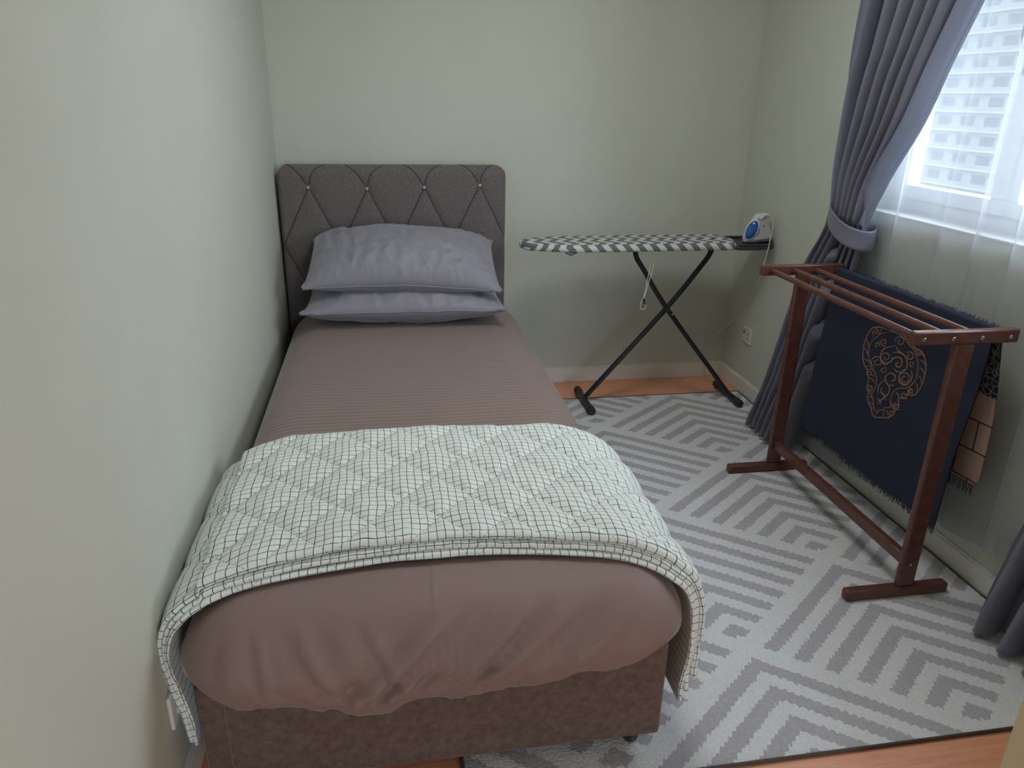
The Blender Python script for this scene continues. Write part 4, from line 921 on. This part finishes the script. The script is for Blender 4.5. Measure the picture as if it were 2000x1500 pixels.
# ------------------------------------------------------------------ curtains
k = N('satin_curtain', (.25,.26,.31), .42); k.sheen(.4, (.9,.92,1), .3); k.bump(k.noise(500, 2, stretch=(1, 1, .2)), .08, .0004)
k.color(k.mix(k.ramp(k.noise(3, 2), .3, .7), (.25,.25,.32), (.275,.275,.345)))
# a little daylight passes the cloth
trl = k.n('ShaderNodeBsdfTranslucent'); trl.inputs[0].default_value = (.50,.56,.64,1); mxs = k.n('ShaderNodeMixShader'); mxs.inputs[0].default_value = .30
k.l(k.b.outputs[0], mxs.inputs[1]); k.l(trl.outputs[0], mxs.inputs[2]); k.l(mxs.outputs[0], k.o.inputs[0]); CUR = k.m
def lin(tab, x):
    if x <= tab[0][0]: return tab[0][1]
    for (a, va), (b, vb) in zip(tab, tab[1:]):
        if x <= b: return va+(vb-va)*(x-a)/(b-a)
    return tab[-1][1]
def smt(tab, x):
    return sum(lin(tab, x+d_)*w_ for d_, w_ in ((-.08, .15), (-.04, .2), (0, .3), (.04, .2), (.08, .15)))
def curtain(near, far, sgn, label, N_=7, ph=0., hook_y=2.86, tie_z=1.06):
    """near/far: height tables of the edge towards the window / towards the corner"""
    root = empty('curtain', ((1.80), interp(near, 0), .02), label, 'curtain')
    A = [(0, .055), (.4, .050), (.8, .040), (tie_z-.02, .030), (1.25, .036), (1.6, .046), (2.0, .050), (2.45, .045)]
    XC = [(0, 1.745), (.5, 1.762), (tie_z, 1.775), (1.5, 1.785), (2.45, 1.790)]
    def fn(a, b):
        z = lerp(2.42, .022, b); yn = smt(near, z); yf = smt(far, z)
        # folds are wide near the window edge and tight towards the corner above the tie
        lob = 1.0+.5*max(0, min(1, (z-tie_z)/.6))
        aa = 1-(1-a)**(1/lob) if False else a**(1/lob) if z > tie_z else a
        y = lerp(yf, yn, aa)
        am = interp(A, z)*.88; q = 2*math.pi*N_*a+ph
        sh = math.sin(q)+.22*math.sin(2*q+1.2)
        x = interp(XC, z)+am*sh
        wd = abs(yn-yf)/N_
        y += sgn*wd*.42*math.cos(q)*(1 if 0.02 < a < .98 else .5)
        # softening noise and hanging wrinkles below the tie
        x += .006*fbm(a*9, z*1.6, ph); y += .005*fbm(a*8+4, z*1.3, ph+3)
        if z < tie_z: x += .004*fbm(a*14, z*9, 6)*min(1, (tie_z-z)*3)
        # leading edge rolls forward into a broad smooth lobe
        if a > .84 and z > tie_z-.02:
            t = (a-.84)/.16; g_ = min(1, (z-tie_z+.02)/.15)
            x = lerp(x, interp(XC, z)-.060+.098*max(0, t)**.9, g_*.9*min(1, t*4))
            y = lerp(y, yn+sgn*(.075*max(0, 1-t)**1.2-.010*math.sin(math.pi*t)), g_*.9*min(1, t*4))
        if z < tie_z and 2.4 < y < 2.70: x = max(x, 1.772)
        return (min(x, 1.826), y, z)
    mb = MB(); mb.grid(fn, 300, 170)
    o = mb.build('drape', CUR, root, angle=180)
    so_ = o.modifiers.new('cloth', 'SOLIDIFY'); so_.thickness = .0015; so_.offset = 0
    mb = MB()  # hem
    hp = [fn(i/299, 1) for i in range(300)]; hq = [(x, y, z+.002) for x, y, z in hp]
    mb.tube(hq, .0022, 5); mb.build('hem', CUR, root)
    # tieback: a band around the bundle, higher at the wall hook
    yn, yf = interp(near, tie_z), interp(far, tie_z); cy = (yn+yf)/2; hwy = abs(yf-yn)/2+.012
    def band(a, b):
        an = 2*math.pi*a; c_ = math.cos(an); s_ = math.sin(an)
        y = cy+(yf-cy)*1.12*c_; x = 1.787+.070*s_
        tilt = .052*c_-.012*(1-c_*c_)
        z = tie_z+tilt+lerp(-.038, .038, b)*(1-.25*(c_ > 0)*c_)
        x += .003*math.sin(math.pi*b); 
        return (min(max(x, 1.70), 1.880), y, z)
    mb = MB(); mb.grid(band, 80, 9, cu=True); bo = mb.build('tieback', CUR, root, angle=180)
    so_ = bo.modifiers.new('cloth', 'SOLIDIFY'); so_.thickness = .003; so_.offset = 0
    return root
near = [(0, 2.775), (.5, 2.67), (.9, 2.575), (1.0, 2.565), (1.07, 2.552), (1.15, 2.556), (1.26, 2.505), (1.435, 2.395), (1.62, 2.33), (1.79, 2.25), (2.42, 2.02)]
far = [(0, 3.105), (.24, 3.02), (.62, 2.93), (.85, 2.895), (1.0, 2.80), (1.07, 2.765), (1.17, 2.785), (1.30, 2.827), (1.49, 2.861), (1.68, 2.876), (1.85, 2.87), (2.42, 2.86)]
curtain(near, far, 1, 'grey satin curtain tied back beside the room corner behind the drying rack', 7, 0.4)
near2 = [(0, 1.62), (.38, 1.57), (.85, 1.43), (1.07, 1.39), (1.3, 1.42), (1.6, 1.52), (2.42, 1.75)]
far2 = [(0, 1.25), (.38, 1.19), (.85, 1.16), (1.07, 1.17), (1.3, 1.12), (1.6, 1.05), (2.42, .96)]
curtain(near2, far2, -1, 'grey satin curtain at the right edge of the view, near the doorway wall', 4, 2.6)
# sheer
k = N('sheer_voile', (.9,.9,.92), .8); k.t.nodes.remove(k.b)
tr = k.n('ShaderNodeBsdfTransparent'); tr.inputs[0].default_value = (1, 1, 1, 1)
df = k.n('ShaderNodeBsdfDiffuse'); df.inputs[0].default_value = (.72,.73,.77,1); tl = k.n('ShaderNodeBsdfTranslucent'); tl.inputs[0].default_value = (.46,.47,.51,1)
m1 = k.n('ShaderNodeMixShader'); m1.inputs[0].default_value = .55; k.l(df.outputs[0], m1.inputs[1]); k.l(tl.outputs[0], m1.inputs[2])
m2 = k.n('ShaderNodeMixShader'); fac = k.n('ShaderNodeLayerWeight'); fac.inputs[0].default_value = .35
k.l(k.math('ADD', k.math('MULTIPLY', fac.outputs['Facing'], .45), .33), m2.inputs[0]); k.l(tr.outputs[0], m2.inputs[1]); k.l(m1.outputs[0], m2.inputs[2]); k.l(m2.outputs[0], k.o.inputs[0])
SHE = k.m
def sheer(a, b):
    y0, y1 = 2.84, 1.18
    z1 = lerp(.02, .20, min(1, a*1.25))
    z = lerp(2.42, z1, b)
    y = lerp(y0, y1, a)-.05*(1-b)*math.sin(a*3)
    q = y*2*math.pi/.19+1.1*math.sin(y*6.3)+.5*math.sin(y*15)
    am = .017+.006*math.sin(y*5)
    x = 1.852+am*.85*(math.sin(q)+.3*math.sin(2*q+.7))
    y += .030*math.cos(q+.6)+.10*(1-b)*0
    return (max(1.831, min(x, 1.873)), y, z)
root = empty('sheer_curtain', (1.852, 2.0, .02), 'white sheer curtain hanging across the window behind the drying rack', 'curtain')
mb = MB(); mb.grid(sheer, 420, 60); mb.build('voile', SHE, root, angle=180)
def hemf(a, b):
    p = sheer(a, 1); return (p[0]-.002, p[1], p[2]+.085*b)
mb = MB(); mb.grid(hemf, 420, 4); mb.build('hem', SHE, root, angle=180)
tk = empty('curtain_track', (1.83, 2.0, 2.45), 'white curtain track above the window', 'track')
mb = MB(); mb.box((1.79, .95, 2.425), (1.87, 3.1, 2.455)); mb.build('rail', M['upvc'], tk, bevel=.004)
mb = MB()
for y in (1.2, 2.0, 2.9): mb.box((1.86, y-.015, 2.43), (XR, y+.015, 2.47))
mb.build('bracket', M['upvc'], tk, smooth=False)
